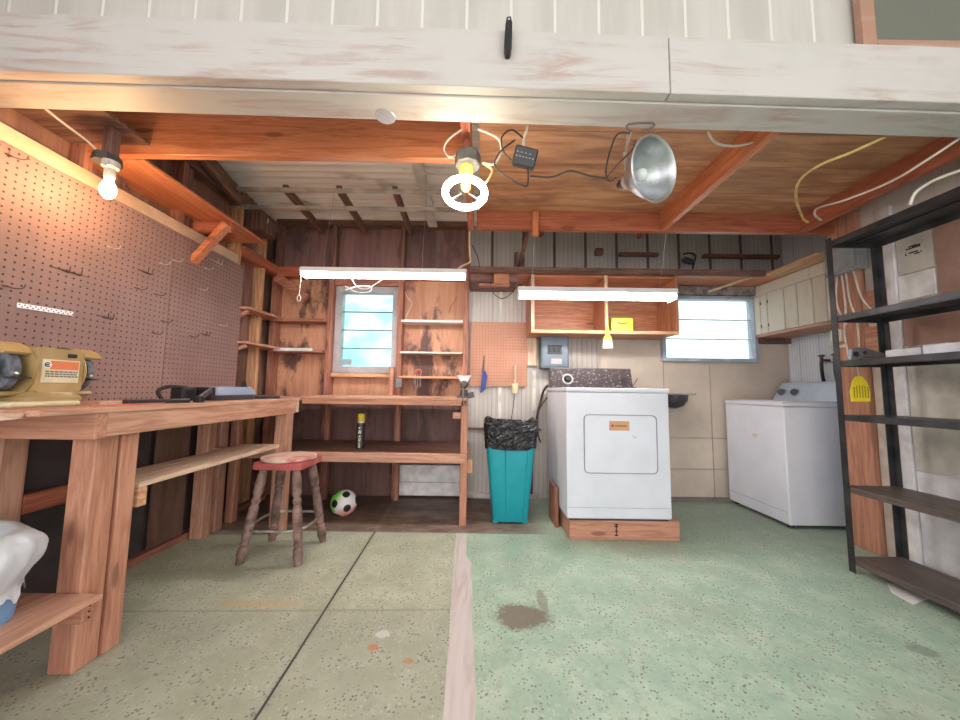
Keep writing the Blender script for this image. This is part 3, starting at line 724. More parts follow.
# ================================================================== STOOL
st = thing('stool', 'wooden stool with red padded square seat, turned legs and metal foot ring', 'stool', (-1.235, 2.335, 0))
cxs, cys = -1.235, 2.335
seatred = painted('seat_red', (.50,.10,.095), (.20,.07,.06), .6, 'x', .45)
MB().prism(rrect(cxs-.15, cxs+.15, cys-.15, cys+.15, .02), 'z', .545, .585, .004).build('seat', seatred, st)
t = NT('seat_cushion', .4); v = t.coords(False); g = t.noise(v, 9, 5)
t.col(t.mix(t.step(g, .50, .68), (.64,.47,.38), (.50,.14,.115)))
MB().lathe(((.155, .584), (.165, .592), (.163, .604), (.13, .611), (.0005, .612)), (cxs, cys, 0), 36).build('cushion', t.m, st, smooth=50)
prof = [(.0, .017), (.03, .019), (.05, .024), (.09, .022), (.10, .016), (.112, .021), (.125, .016), (.15, .021), (.24, .024), (.32, .021), (.335, .015), (.35, .021), (.365, .021), (.38, .015), (.40, .023), (.46, .024), (.52, .020), (.545, .018)]
turned = W('dusk', 'z')
t_leg = flat('weathered_leg', (.25,.155,.13), .75, 0, .3, 14)
for sx, sy in ((-1, -1), (1, -1), (-1, 1), (1, 1)):
    b0 = Vector((cxs+sx*.175, cys+sy*.165, 0)); b1 = Vector((cxs+sx*.10, cys+sy*.10, .545))
    MB().tube([b0.lerp(b1, z/.545) for z, r in prof], [r*1.22 for z, r in prof], 14).build('leg', t_leg, st, smooth=30)
z = .195; rr_ = [Vector((x, y, z)) for x, y in rrect(cxs-.182, cxs+.182, cys-.175, cys+.175, .11, 8)]
MB().tube(rr_, .008, 8, closed=True).build('foot_ring', flat('ring_metal', (.50,.46,.42), .4, .7, .2, 20), st, smooth=60)

# ball
ball = MB(); o = bmesh.new(); bmesh.ops.create_icosphere(o, subdivisions=5, radius=.105)
t = NT('ball_skin', .3); v = t.coords(False); sx = t.n('ShaderNodeSeparateXYZ'); t.ln(v, sx.inputs[0])
gx = t.M('SUBTRACT', sx.outputs[0], t.M('MULTIPLY', t.M('SUBTRACT', sx.outputs[2], .1), .3))
c = t.mix(t.step(gx, -.07, .005), (.20,.72,.08), (.86,.84,.82)); c = t.mix(t.M('MULTIPLY', t.step(sx.outputs[2], .11, .06), t.step(gx, -.03, .04)), c, (.88,.42,.36))

t.col(c)
ico = bmesh.new(); bmesh.ops.create_icosphere(ico, subdivisions=1, radius=1); dirs = [v_.co.normalized() for v_ in ico.verts]; ico.free()
rotm = Matrix.Rotation(.55, 3, 'X') @ Matrix.Rotation(.35, 3, 'Y') @ Matrix.Rotation(.2, 3, 'Z'); dirs = [rotm @ d for d in dirs]
for v_ in o.verts: v_.co += Vector((-1.11, 2.99, .105))
for f in o.faces:
    n_ = (f.calc_center_median()-Vector((-1.11, 2.99, .105))).normalized()
    if max(n_.dot(d) for d in dirs) > .958: f.material_index = 1
me = bpy.data.meshes.new('t'); o.to_mesh(me); o.free(); ball.bm.from_mesh(me)
bo = one(ball, 'football', [t.m, blackp], 'green, white and pink ball with black patches under the back workbench', 'ball', None, 60)

# ================================================================== BACK WORKBENCH
bk = thing('workbench', 'wooden workbench under the small window, with a lower shelf', 'workbench', (-.76, 3.1, 0))
m = MB(); m.box(-1.395, -.10, 2.76, 3.10, .965, .985); m.box(-1.395, -.10, 3.103, 3.435, .965, .985); m.build('tabletop', W('fir', 'x'), bk)
B(-1.39, -.14, 2.765, 2.80, .925, .964).build('front_rail', W('post', 'x'), bk)
B(-2.0, -1.397, 2.76, 3.43, .95, .968).build('corner_top', W('fir', 'y'), bk)
B(-1.75, -.10, 2.80, 3.43, .535, .553).build('lower_shelf', W('dusk', 'x'), bk)
B(-1.62, -.10, 2.765, 2.799, .48, .55).build('shelf_rail', W('fir', 'x'), bk)
for b in ((-.145, -.09, 2.803, 2.86, 0, .925), (-1.96, -1.90, 2.80, 2.86, 0, .949), (-.145, -.10, 3.36, 3.42, 0, .534)):
    B(*b, .004).build('leg', W('post', 'z'), bk)
for x in (-1.48, -.80): B(x, x+.045, 3.39, 3.432, 0, .964).build('leg', W('stud', 'z'), bk)
B(-.21, -.147, 2.81, 2.83, .82, .87).build('bracket_block', W('fir', 'x'), bk); B(-.088, -.05, 2.81, 2.85, .40, .50).build('bracket_block', W('bare', 'z'), bk)

# shelves in the stud bays
SB = 'shelves between the studs of the back wall'
def shelf(x0, x1, z, mt, lb, th=.018, y0=3.38): one(B(x0, x1, y0, 3.548, z-th/2, z+th/2), 'wall_shelf', mt, lb, 'shelf', SB)
shelf(-2.045, -1.535, 1.71, W('stud', 'x'), 'upper reddish shelf in the bay left of the small window', .03)
shelf(-2.045, -1.535, 1.405, W('stud', 'x'), 'lower shelf in the bay left of the small window', .03)
shelf(-.778, -.175, 1.715, flat('shelf_white', (.66,.60,.58), .4, 0, .08), 'topmost pale shelf in the bay right of the small window', .025)
shelf(-.778, -.175, 1.405, flat('shelf_white2', (.70,.58,.50), .4, 0, .1), 'middle pale shelf in the bay right of the small window')
shelf(-.778, -.175, 1.165, W('bare', 'x'), 'lowest shelf in the bay right of the small window, holding pliers', .022)
one(B(-2.00, -1.62, 3.355, 3.378, 1.40, 1.43), 'plastic_trough', flat('trough_white', (.80,.78,.76), .4), 'white strip along the lower shelf left of the small window', 'strip')
for z, lb, yy in ((1.72, 'upper slanting corner shelf on the left wall', 0), (1.425, 'lower slanting corner shelf on the left wall', 0)):
    q = thing('corner_shelf', lb, 'shelf', (-2.07, 3.2, z), 'corner shelves on the left wall')
    m = MB(); m.prism([(-2.148, 2.93), (-2.148, 3.43), (-1.93, 3.375), (-1.975, 2.93)], 'z', z-.01, z+.01); m.build('board', W('fir', 'y'), q)
    MB().beam((-2.14, 2.97, z-.09), (-2.00, 2.97, z-.025), .03, .03).build('bracket', W('fir', 'x'), q)

# pliers, small box, tools on shelf
pk = thing('pliers', 'red handled pliers hanging through the lowest shelf right of the window', 'pliers', (-.60, 3.372, 1.10))
m = MB(); m.tube([(-.63, 3.40, 1.189), (-.615, 3.40, 1.225), (-.60, 3.40, 1.235), (-.575, 3.40, 1.225), (-.575, 3.40, 1.189)], .012, 8, 3); m.build('grip', flat('grip_red', (.50,.12,.08), .5), pk)
m = MB()
for x in (-.625, -.60, -.575): m.tube([(x, 3.390, 1.19), (x+.002, 3.374, 1.18), (x+.003, 3.372, 1.07)], .003, 6)
m.build('prong', steel, pk)
one(B(-.81, -.745, 3.36, 3.385, 1.06, 1.15, .004), 'outlet_box', flat('outlet_grey', (.22,.22,.23), .5, .3), 'small grey outlet box just right of the small window, above the bench', 'outlet')
one(MB().tube([(-.86, 3.40, .99), (-.855, 3.40, 1.24), (-.85, 3.4, 1.26)], [.028, .026, .03], 12), 'wooden_handle', W('post', 'z'), 'short round wooden handle standing on the back bench by the window', 'handle')
one(MB().tube([(-.78, 3.52, 2.05), (-.75, 3.5, 1.98), (-.70, 3.5, 1.92), (-.735, 3.5, 1.83), (-.77, 3.5, 1.735)], .004, 6, 4), 'wall_wire', wire_w, 'bent white wire above the topmost shelf right of the small window', 'wire')
one(MB().tube([(-.25, 3.53, 2.0), (-.27, 3.52, 1.95), (-.31, 3.52, 1.9), (-.32, 3.52, 1.83)], .004, 6, 4), 'wall_wire', flat('wire_red', (.5,.12,.10)), 'short reddish cord hanging at the right end of the top shelf bay', 'wire')

# drill press vice on bench end
vi = thing('bench_vise', 'small vise with dark screw and flared pale jaw at the end of the back bench', 'vise', (-.125, 2.84, .986))
m = MB(); m.box(-.18, -.06, 2.79, 2.90, .986, 1.0, .003); m.cyl((-.125, 2.84, 1.0), (-.125, 2.84, 1.05), .038, .026); m.build('base', flat('vise_dark', (.10,.09,.09), .4, .6), vi)
m = MB(); m.sph((-.125, 2.80, 1.09), .034, n=16); m.cyl((-.125, 2.80, 1.09), (-.125, 2.74, 1.09), .018); m.build('screw', flat('vise_dark'  , (.1,.09,.09)), vi, smooth=40)
m = MB(); m.prism([(-.185, 1.165), (-.065, 1.165), (-.10, 1.105), (-.15, 1.105)], 'y', 2.80, 2.86, .003); m.build('jaw', flat('jaw_pale', (.62,.59,.60), .4, .5), vi)
m = MB(); m.tube([(-.13, 2.745, 1.07), (-.128, 2.742, .99), (-.12, 2.742, .92)], .005, 6); m.build('handle', steel, vi)
m = MB(); m.beam((-.075, 2.85, 1.03), (-.065, 2.85, .986), .03, .05); m.build('clamp_foot', flat('vise_dark', (.1,.09,.09)), vi)

# spray can
sc = thing('spray_can', 'black spray can with yellow cap on the lower shelf of the back bench', 'spray can', (-.985, 2.96, .5535))
c0 = (-.985, 2.96, 0)
m = MB().lathe(((.030, .5535), (.034, .556), (.034, .745), (.030, .757), (.026, .765)), c0, 28); m.build('can', flat('can_black', (.03,.028,.028), .3), sc, smooth=40)
MB().lathe(((.0265, .762), (.028, .765), (.028, .778), (.0265, .782)), c0, 28).build('collar', flat('collar_white', (.72,.70,.66), .3), sc, smooth=40)
MB().lathe(((.029, .780), (.031, .784), (.031, .832), (.028, .838), (.0005, .839)), c0, 28).build('cap', flat('cap_yellow', (.80,.58,.03), .35), sc, smooth=40)
m = MB()
for i, (z, w) in enumerate(((.725, .016), (.70, .030), (.685, .026), (.655, .034), (.635, .030), (.62, .020), (.60, .034), (.585, .02), (.57, .022))):
    for k in range(5):
        a = math.radians(-90+(k-2)*9*w/.034); 
        if (k+i) % 3 == 1: continue
        x, y = -.985+.0345*math.cos(a), 2.96+.0345*math.sin(a)
        M = Matrix.Translation((x, y, z)) @ Matrix.Rotation(a+PI/2, 4, 'Z'); m.box(-.0022, .0022, -.0006, .0006, -.006, .006, 0, M)
m.build('can_print', flat('can_white', (.78,.76,.70), .5), sc)

# ================================================================== TEAL BIN
tbn = thing('trash_can', 'tall teal plastic trash can between the back bench and the dryer', 'trash can', (.258, 2.99, 0))
teal = flat('teal_plastic', (.012,.34,.41), .35, 0, .04)
def shell(pts, e=7): return [sup(.258, 2.99, z, a*1.05, b, e, 56) for z, a, b in pts]
m = MB(); m.ring(shell(((.012, .130, .125), (.025, .137, .132), (.58, .186, .15), (.585, .190, .154), (.73, .196, .158), (.735, .203, .164), (.77, .205, .166), (.77, .196, .158), (.05, .13, .12))))
m.build('body', teal, tbn, smooth=35)
for s_ in (-1, 1): B(.258+s_*.118-.022, .258+s_*.118+.022, 2.87, 3.10, 0, .03, .004).build('foot', teal, tbn)
m = MB(); 
for s_ in (-1, 1): m.beam((.258-.034+s_*.0, 2.857, .05), (.258-.045, 2.837, .57), .004, .004, 0) if s_ < 0 else m.beam((.258+.10, 2.857, .05), (.258+.135, 2.840, .57), .004, .004, 0)
m.build('moulded_rib', flat('teal_dark', (.01,.28,.31), .35), tbn)
m = MB(); rb = random.Random(11); R = []
for i, (z, a, b) in enumerate(((.585, .206, .166), (.60, .209, .169), (.64, .211, .170), (.68, .213, .172), (.72, .218, .176), (.76, .219, .176), (.795, .219, .175), (.803, .214, .168), (.79, .19, .148), (.74, .18, .14), (.66, .17, .13))):
    ring = []
    for k in range(90):
        t_ = 2*PI*k/90; c_, s_ = math.cos(t_), math.sin(t_)
        w_ = 1+.010*math.sin(9*t_+z*45)+.008*math.sin(17*t_-z*60)+rb.uniform(-.007, .007)
        dz = rb.uniform(-.006, .006)+.016*math.sin(3*t_+1)*(z > .75)+.008*math.sin(5*t_)*(z < .62)
        ring.append(Vector((.258+a*w_*math.copysign(abs(c_)**.3, c_), 2.99+b*w_*math.copysign(abs(s_)**.3, s_), z+dz)))
    R.append(ring)
bf = NT('black_film', .1); v = bf.coords(False); bf.col((.016,.016,.018)); bf.bump(bf.noise(bf.mapp(v, (1, 1, 1.5)), 8, 2, .5, 2.4), .8, .06)
one(m.ring(R, caps=False), 'garbage_bag', bf.m, 'shiny black garbage bag lining the teal trash can', 'bag', None, 25)

# ================================================================== DRYER
pp = thing('platform', 'low plank platform under the white dryer', 'platform', (1.03, 2.95, 0))
B(.655, 1.44, 2.585, 2.62, 0, .135).build('front_board', W('post', 'x'), pp)
B(.655, .69, 2.622, 3.30, 0, .135).build('side_board', W('fir', 'y'), pp); B(1.405, 1.44, 2.622, 3.30, 0, .135).build('side_board', W('fir', 'y'), pp)
B(.692, 1.403, 3.26, 3.30, 0, .135).build('back_board', W('fir', 'x'), pp)
m = MB()
for z in (.03, .06, .09, .105): m.box(.975, 1.0, 2.583, 2.586, z, z+.008, 0)
m.box(.984, .991, 2.583, 2.586, .03, .113, 0)
m.build('stamped_mark', flat('ink', (.06,.03,.02), .7), pp)
one(B(.598, .625, 2.80, 3.05, 0, .30, .003), 'board_scrap', W('stud', 'z'), 'weathered board scrap standing against the dryer platform', 'board')
dr = thing('dryer', 'white front loading dryer with dark console on the wooden platform', 'dryer', (1.0, 2.93, .136))
D0, D1, DX0, DX1 = 2.56, 3.29, .632, 1.378
B(DX0, DX1, D0+.004, D1, .152, 1.045, .012, seg=3).build('cabinet', enamel, dr, smooth=30)
B(DX0-.004, DX1+.004, D0-.004, D1, 1.047, 1.078, .01, seg=3).build('top_panel', enamel, dr, smooth=30)
B(DX0+.02, DX1-.02, D0+.02, D1-.02, .136, .152, 0).build('base_frame', flat('dark_gap', (.05,.05,.05)), dr)
B(DX0+.004, DX1-.004, D0+.0015, D0+.006, .228, .2305, 0).build('toe_seam', flat('seam_grey', (.40,.41,.45), .5), dr)
m = MB(); m.prism(rrect(.763, 1.278, .475, .878, .03), 'y', D0-.002, D0+.006, .002); dd = m.build('door', enamel, dr)
pts = [Vector((x, D0-.001, z)) for x, z in rrect(.758, 1.283, .47, .883, .033)]
MB().tube(pts, .0022, 6, closed=True).build('door_gasket', flat('gasket', (.24,.25,.28), .6), dd)
B(.940, 1.085, D0-.0035, D0-.001, .772, .840, 0).build('label', flat('label_tan', (.62,.34,.17), .5, 0, .04), dd)
m = MB(); m.box(.955, .972, D0-.005, D0-.003, .797, .815, 0)
for k in range(7): m.box(.982+k*.012, .991+k*.012, D0-.005, D0-.003, .800, .811, 0)
m.build('label_print', flat('label_ink', (.32,.13,.06), .6), dd)
B(1.105, 1.135, D0-.0028, D0-.001, .725, .729, 0, Matrix.Translation((1.12, 0, .727)) @ Matrix.Rotation(math.radians(-35), 4, 'Y').inverted() @ Matrix.Translation((-1.12, 0, -.727))).build('scuff', flat('scuff', (.35,.34,.36)), dd)
co = MB(); co.prism([(3.17, 1.079), (3.28, 1.079), (3.28, 1.265), (3.215, 1.265)], 'x', DX0+.01, DX1+.01, .004)
t = NT('console_dark', .4, .1); v = t.coords(False)
g = t.noise(t.mapp(v, (1, 1, 1.6)), 38, 5, .8); t.col(t.mix(t.step(g, .54, .66), (.045,.030,.030), (.40,.36,.36)))
ch = co.build('console', t.m, dr)
tilt = Vector((0, -.972, .235))
def onc(x, z, off=0.0): # point on sloping console face
    y = 3.17+(z-1.079)*(.045/.186); return Vector((x, y, z))+tilt*off
MB().cyl(onc(.80, 1.16, -.002), onc(.80, 1.16, .006), .050, n=36).build('dial_ring', flat('dial_chrome', (.74,.72,.72), .25, .6, .03), ch)
m = MB(); m.cyl(onc(.80, 1.16, .006), onc(.80, 1.16, .008), .036, n=32); m.cyl(onc(.80, 1.16, .008), onc(.80, 1.16, .04), .026, .022, n=24); m.build('dial_knob', blackp, ch)
m = MB(); m.cyl(onc(1.30, 1.15, -.002), onc(1.30, 1.15, .02), .02, n=20); m.build('start_button', blackp, ch)
MB().beam(onc(DX0+.015, 1.258, .004), onc(DX1, 1.258, .004), .006, .012).build('console_trim', flat('trim_dull', (.22,.18,.18), .3, .6), ch)
# small things on the dryer
one(MB().prism([(1.30, 1.0785), (1.372, 1.0785), (1.36, 1.092), (1.325, 1.094)], 'y', 3.05, 3.09), 'cloth_scrap', flat('scrap_dark', (.10,.08,.08)), 'tiny dark scrap on the right back corner of the dryer top', 'scrap')
one(MB().beam((1.47, 3.50, 1.02), (1.60, 3.545, 1.19), .012, .008), 'thin_stick', flat('stick_brown', (.30,.17,.12)), 'thin dark stick leaning on the cream wall behind the dryer', 'stick')
one(MB().beam((1.42, 3.45, .0), (1.43, 3.53, 1.17), .03, .012), 'paint_stick', flat('stick_yellow', (.72,.50,.22)), 'pale yellow stick standing behind the right corner of the dryer', 'stick')
# sink behind dryer
sk = thing('utility_basin', 'dark round basin on the cream wall just right of the dryer', 'basin', (1.90, 3.40, .85))
MB().lathe(((.03, .90), (.09, .925), (.125, .975), (.13, 1.03), (.122, 1.03), (.115, .98), (.02, .915)), (1.87, 3.40, 0), 30).build('bowl', flat('basin_dark', (.055,.05,.06), .35, .2), sk, smooth=50)
m = MB(); m.box(1.70, 2.02, 3.27, 3.549, 1.031, 1.045, .002); m.build('rim_plate', flat('rim_grey', (.30,.27,.25), .5), sk)
m = MB(); m.tube([(1.80, 3.46, .93), (1.78, 3.46, .80), (1.78, 3.52, .72), (1.78, 3.548, .72)], .015, 8, 3); m.build('drain_pipe', blackp, sk)

# ================================================================== WASHER
wa = thing('washer', 'white top loading washer in the right corner, turned sideways', 'washer', (2.77, 3.165, 0))
B(2.445, 3.045, 2.835, 3.505, .025, .95, .012, seg=3).build('cabinet', enamel2, wa, smooth=30)
B(2.441, 3.045, 2.831, 3.509, .952, .985, .010, seg=3).build('top_panel', enamel2, wa, smooth=30)
for x, y in ((2.49, 2.88), (3.0, 2.88), (2.49, 3.46), (3.0, 3.46)): MB().cyl((x, y, 0), (x, y, .026), .02, n=12).build('foot', blackp, wa)
m = MB(); m.prism([(2.895, .9865), (3.045, .9865), (3.045, 1.165), (3.0, 1.165)], 'y', 2.85, 3.49, .012); wc = m.build('console', flat('console_pale', (.50,.58,.68), .3, 0, .03), wa)
for y in (3.41, 3.27):
    c_ = Vector((2.942, y, 1.065)); n_ = Vector((-.86, 0, .51)); MB().cyl(c_-n_*.004, c_+n_*.03, .032, .028, n=24).build('knob', flat('knob_dark', (.09,.11,.15), .35), wc)
    MB().cyl(c_-n_*.006, c_+n_*.006, .042, n=24).build('knob_ring', flat('knob_ring', (.36,.42,.50), .3), wc)
B(2.443, 2.446, 2.85, 3.49, .118, .121, 0).build('toe_seam', flat('seam_grey', (.4,.41,.45), .5), wa)
B(2.4425, 2.446, 3.12, 3.17, .665, .70, 0).build('emblem', flat('emblem_cream', (.66,.58,.40), .5), wa)
B(2.50, 2.88, 2.87, 3.47, .986, .994, .003).build('lid', enamel2, wa)
# hose bibs
hb = thing('washer_taps', 'pair of dark water taps with hoses on the pale wall above the washer', 'taps', (3.1, 3.1, 1.25))
for y in (3.02, 3.14):
    m = MB(); m.cyl((3.15, y, 1.36), (3.07, y, 1.36), .012, n=10); m.cyl((3.08, y, 1.345), (3.08, y, 1.395), .012, n=10); m.sph((3.08, y-.0, 1.40), .022, (1, 1.4, .5), 10); m.build('tap', flat('brass_dark', (.10,.07,.05), .4, .6), hb)
    MB().tube([(3.075, y, 1.345), (3.075, y, 1.25), (3.085, y, 1.17), (3.10, y, 1.05), (3.10, y, .80)], .013, 8, 3).build('hose', blackp, hb)
m = MB(); m.tube([(3.148, 2.98, 1.345), (3.14, 3.18, 1.345)], .006, 6); m.build('pipe', steel, hb)

# ================================================================== STEEL SHELVING
su = thing('shelving_unit', 'tall black steel shelving unit along the right wall', 'shelving', (2.42, 1.70, 0))
SX0, SX1, SY0, SY1 = 2.235, 2.56, 1.18, 2.20
def angle_post(x, y, dx, dy):
    m = MB(); w = .036
    m.box(x, x+dx*w, y, y+dy*.004, 0, 2.055, 0); m.box(x, x+dx*.004, y+dy*.0045, y+dy*w, 0, 2.055, 0); return m
for x, y, dx, dy in ((SX0, SY0, 1, 1), (SX0, SY1, 1, -1), (SX1, SY0, -1, 1), (SX1, SY1, -1, -1)): angle_post(x, y, dx, dy).build('post', black_steel, su)
for i, z in enumerate((2.035, 1.545, 1.262, .93, .50, .085)):
    m = MB(); m.box(SX0+.006, SX1-.006, SY0+.006, SY1-.006, z-.004, z, 0)
    for b in ((SX0+.005, SX0+.008, SY0+.005, SY1-.005), (SX1-.008, SX1-.005, SY0+.005, SY1-.005), (SX0+.005, SX1-.005, SY1-.008, SY1-.005), (SX0+.005, SX1-.005, SY0+.005, SY0+.008)):
        m.box(b[0], b[1], b[2], b[3], z-.036, z, 0)
    m.box((SX0+SX1)/2-.012, (SX0+SX1)/2+.012, SY0+.01, SY1-.01, z-.014, z-.004, 0)
    m.build('shelf', black_steel if i < 4 else W('shelf', 'y'), su)

# trays, tool and bits on the shelves
for y0, lb in ((1.60, 'clear grey plastic tray with round lid on the third steel shelf'),):
    q = thing('plastic_tray', lb, 'tray', (2.45, 1.95, 1.263))
    MB().box(2.36, 2.54, 1.86, 2.03, 1.263, 1.315, .012, seg=2).build('tray', flat('tray_grey', (.66,.67,.70), .2), q)
    MB().lathe(((.001, 1.316), (.05, 1.318), (.055, 1.323), (.04, 1.328), (.001, 1.328)), (2.46, 1.95, 0), 24).build('lid', flat('lid_dark', (.30,.31,.34), .15, .3), q, smooth=40)
q = thing('plastic_tray', 'second pale plastic tray nearer the edge of the photo on the third steel shelf', 'tray', (2.45, 1.74, 1.263))
MB().box(2.35, 2.54, 1.66, 1.85, 1.263, 1.32, .012, seg=2).build('tray', flat('tray_pale', (.70,.73,.78), .2), q)
q = thing('hacksaw', 'dark metal gun shaped tool on the third steel shelf by the front post', 'tool', (2.33, 2.13, 1.263))
m = MB(); m.prism([(2.255, 1.263), (2.33, 1.263), (2.345, 1.29), (2.42, 1.275), (2.52, 1.268), (2.49, 1.30), (2.40, 1.325), (2.33, 1.345), (2.27, 1.335)], 'y', 2.12, 2.145, .003); m.build('tool_body', flat('tool_grey', (.22,.22,.23), .4, .5), q)
m = MB(); m.cyl((2.29, 2.116, 1.30), (2.29, 2.121, 1.30), .016, n=14); m.cyl((2.345, 2.116, 1.31), (2.345, 2.121, 1.31), .010, n=12); m.build('tool_hole', blackp, q)
one(B(2.62, 2.652, 2.405, 2.47, 1.30, 1.37, .004), 'outlet_box', flat('outlet_cream', (.72,.62,.50)), 'cream outlet box on the reddish post just above the third steel shelf', 'outlet')
# yellow rake-like scraper hanging
ys = thing('yellow_scraper', 'yellow slotted plastic shovel head hanging under the third steel shelf', 'scraper', (2.32, 2.17, 1.07))
m = MB(); pr = [(-.058, 0), (.058, 0), (.062, .05), (.045, .10), (.02, .125), (-.02, .125), (-.045, .10), (-.062, .05)]
m.prism([(2.335+a, 1.01+b*1.25) for a, b in pr], 'y', 2.150, 2.160, .003); yb = m.build('blade', flat('scraper_yellow', (.86,.66,.02), .4, 0, .05), ys)
m = MB()
for k in range(6):
    x = 2.292+k*.017; m.box(x, x+.005, 2.1485, 2.1505, 1.035, 1.115-.006*abs(k-2.5), 0)
m.build('slot', flat('slot_dark', (.35,.24,.03)), yb)
m = MB(); m.tube([(2.335, 2.155, 1.166), (2.335, 2.155, 1.19), (2.33, 2.155, 1.225)], .003, 6, 3); m.build('hanging_wire', wire_w, ys)

# service box and cables on the post
eb = thing('junction_box', 'grey electrical box at the top of the post behind the shelving', 'junction box', (2.62, 2.50, 1.78))
B(2.58, 2.653, 2.33, 2.56, 1.92, 2.12, .008, seg=2).build('box', flat('ebox', (.33,.36,.38), .4, .3), eb)
B(2.574, 2.579, 2.35, 2.54, 1.94, 2.10, .002).build('cover', flat('ebox_cover', (.38,.41,.43), .4, .3), eb)
cbs = (((2.62, 2.54, 1.93), (2.63, 2.60, 1.72), (2.63, 2.57, 1.62), (2.650, 2.56, 1.52)), ((2.62, 2.51, 1.93), (2.62, 2.53, 1.72), (2.650, 2.50, 1.56)),
       ((2.62, 2.48, 1.93), (2.61, 2.46, 1.66), (2.63, 2.50, 1.50), (2.65, 2.49, 1.25)), ((2.62, 2.45, 1.93), (2.60, 2.42, 1.72), (2.63, 2.41, 1.55), (2.65, 2.43, 1.3)), ((2.62, 2.40, 1.93), (2.62, 2.36, 1.72), (2.65, 2.31, 1.60)))
for i, c_ in enumerate(cbs): one(MB().tube(c_, .006, 6, 4), 'electric_cable', wire_w, 'off white cable looping down from the grey electrical box on the post', 'cable', 'cables below the grey electrical box')
one(B(2.625, 2.653, 2.52, 2.60, 1.44, 1.53, .004), 'outlet_box', flat('outlet_cream', (.72,.62,.50)), 'cream outlet box on the reddish post', 'outlet')
one(B(2.63, 2.653, 2.50, 2.62, 1.395, 1.415, .004), 'switch_plate', flat('outlet_cream', (.72,.62,.50)), 'narrow cream plate below the outlet box on the post', 'plate')
one(MB().prism([(2.20, 1.86), (2.38, 1.93), (2.44, 2.02), (2.30, 2.06), (2.22, 1.97)], 'z', .0005, .006), 'paper_scrap', paperw, 'scrap of white paper on the floor beneath the steel shelving', 'paper')

# ================================================================== CABINETS
wc_ = thing('wall_cabinet', 'open orange wall cabinet behind the right fluorescent lamp', 'cabinet', (1.15, 3.37, 1.58))
cb = W('cab', 'x'); cz = W('cab', 'z')
B(.465, 1.825, 3.19, 3.549, 1.585, 1.605).build('bottom', cb, wc_)
B(.465, 1.825, 3.19, 3.549, 2.11, 2.13).build('top', cb, wc_)
for x in (.465, 1.805): B(x, x+.02, 3.19, 3.549, 1.606, 2.109).build('side', cz, wc_)
B(.486, 1.804, 3.535, 3.549, 1.606, 2.109, 0).build('back', cb, wc_)
B(1.155, 1.175, 3.20, 3.534, 1.606, 2.109).build('divider', cz, wc_)
lt = W('pale', 'x'); m = MB(); m.box(.465, 1.825, 3.172, 3.189, 1.58, 1.61); m.build('face_rail', W('bare', 'x'), wc_)
for x in (.465, 1.145): B(x, x+.03, 3.172, 3.189, 1.612, 2.13).build('face_stile', W('pale', 'z'), wc_)
B(1.795, 1.825, 3.172, 3.189, 1.612, 2.13).build('face_stile', W('cab', 'z'), wc_)
rc = thing('wall_cabinet', 'long cream cabinet with narrow doors under the right wall shelf', 'cabinet', (2.98, 3.1, 1.63))
cd_ = painted('cabinet_cream', (.66,.58,.48), (.48,.36,.27), .5, 'z')
B(2.80, 3.148, 2.66, 3.545, 1.64, 2.13, .002).build('carcass', W('cab', 'y'), rc)
B(2.784, 2.799, 2.66, 3.545, 2.03, 2.13).build('face_rail', cd_, rc)
B(2.784, 3.14, 2.66, 3.545, 1.615, 1.639).build('bottom_board', W('fir', 'y'), rc)
y = 2.665
for wd in (.10, .115, .145, .13, .19, .085, .095):
    d_ = B(2.782, 2.798, y, y+wd-.006, 1.642, 2.027, .003).build('door', cd_, rc); y += wd
    if wd in (.085, .19): 
        m = MB(); m.box(2.776, 2.783, y-.018, y-.006, 1.70, 1.73, .001); m.box(2.776, 2.783, y-.018, y-.006, 1.93, 1.96, .001); m.build('hinge', flat('hinge', (.22,.11,.07), .5, .4), d_)
trim(B(2.80, 3.14, 3.50, 3.55, 1.56, 1.612), W('dusk', 'x'), 'dark batten under the right wall cabinet at the corner')

# brush and yellow box on open cabinet
br = thing('paint_brush', 'white and lime hand brush hanging from the open wall cabinet', 'brush', (1.155, 3.15, 1.43))
m = MB(); m.prism([(1.108, 1.44), (1.20, 1.44), (1.192, 1.515), (1.118, 1.515)], 'y', 3.135, 3.160, .002); m.build('bristles', flat('bristle', (.78,.74,.68), .8, 0, .15, 60), br)
m = MB(); m.prism([(1.116, 1.516), (1.194, 1.516), (1.188, 1.545), (1.168, 1.565), (1.165, 1.64), (1.145, 1.64), (1.142, 1.565), (1.122, 1.545)], 'y', 3.137, 3.158, .003); m.build('handle', flat('lime', (.62,.80,.05), .4), br)
MB().tube([(1.155, 3.148, 1.64), (1.157, 3.16, 1.75), (1.16, 3.168, 1.86)], .004, 6, 3).build('cord', flat('lime_cord', (.74,.76,.30)), br)
yb = thing('storage_box', 'lime yellow plastic box with dark handle in the open wall cabinet', 'box', (1.32, 3.26, 1.606))
B(1.215, 1.415, 3.20, 3.33, 1.606, 1.735, .008, seg=2).build('box', flat('lime_box', (.78,.78,.05), .4, 0, .05), yb)
MB().tube([(1.275, 3.197, 1.700), (1.285, 3.193, 1.685), (1.32, 3.193, 1.68), (1.355, 3.193, 1.685), (1.365, 3.197, 1.700)], .006, 6, 3).build('handle', flat('handle_grey', (.22,.24,.12)), yb)

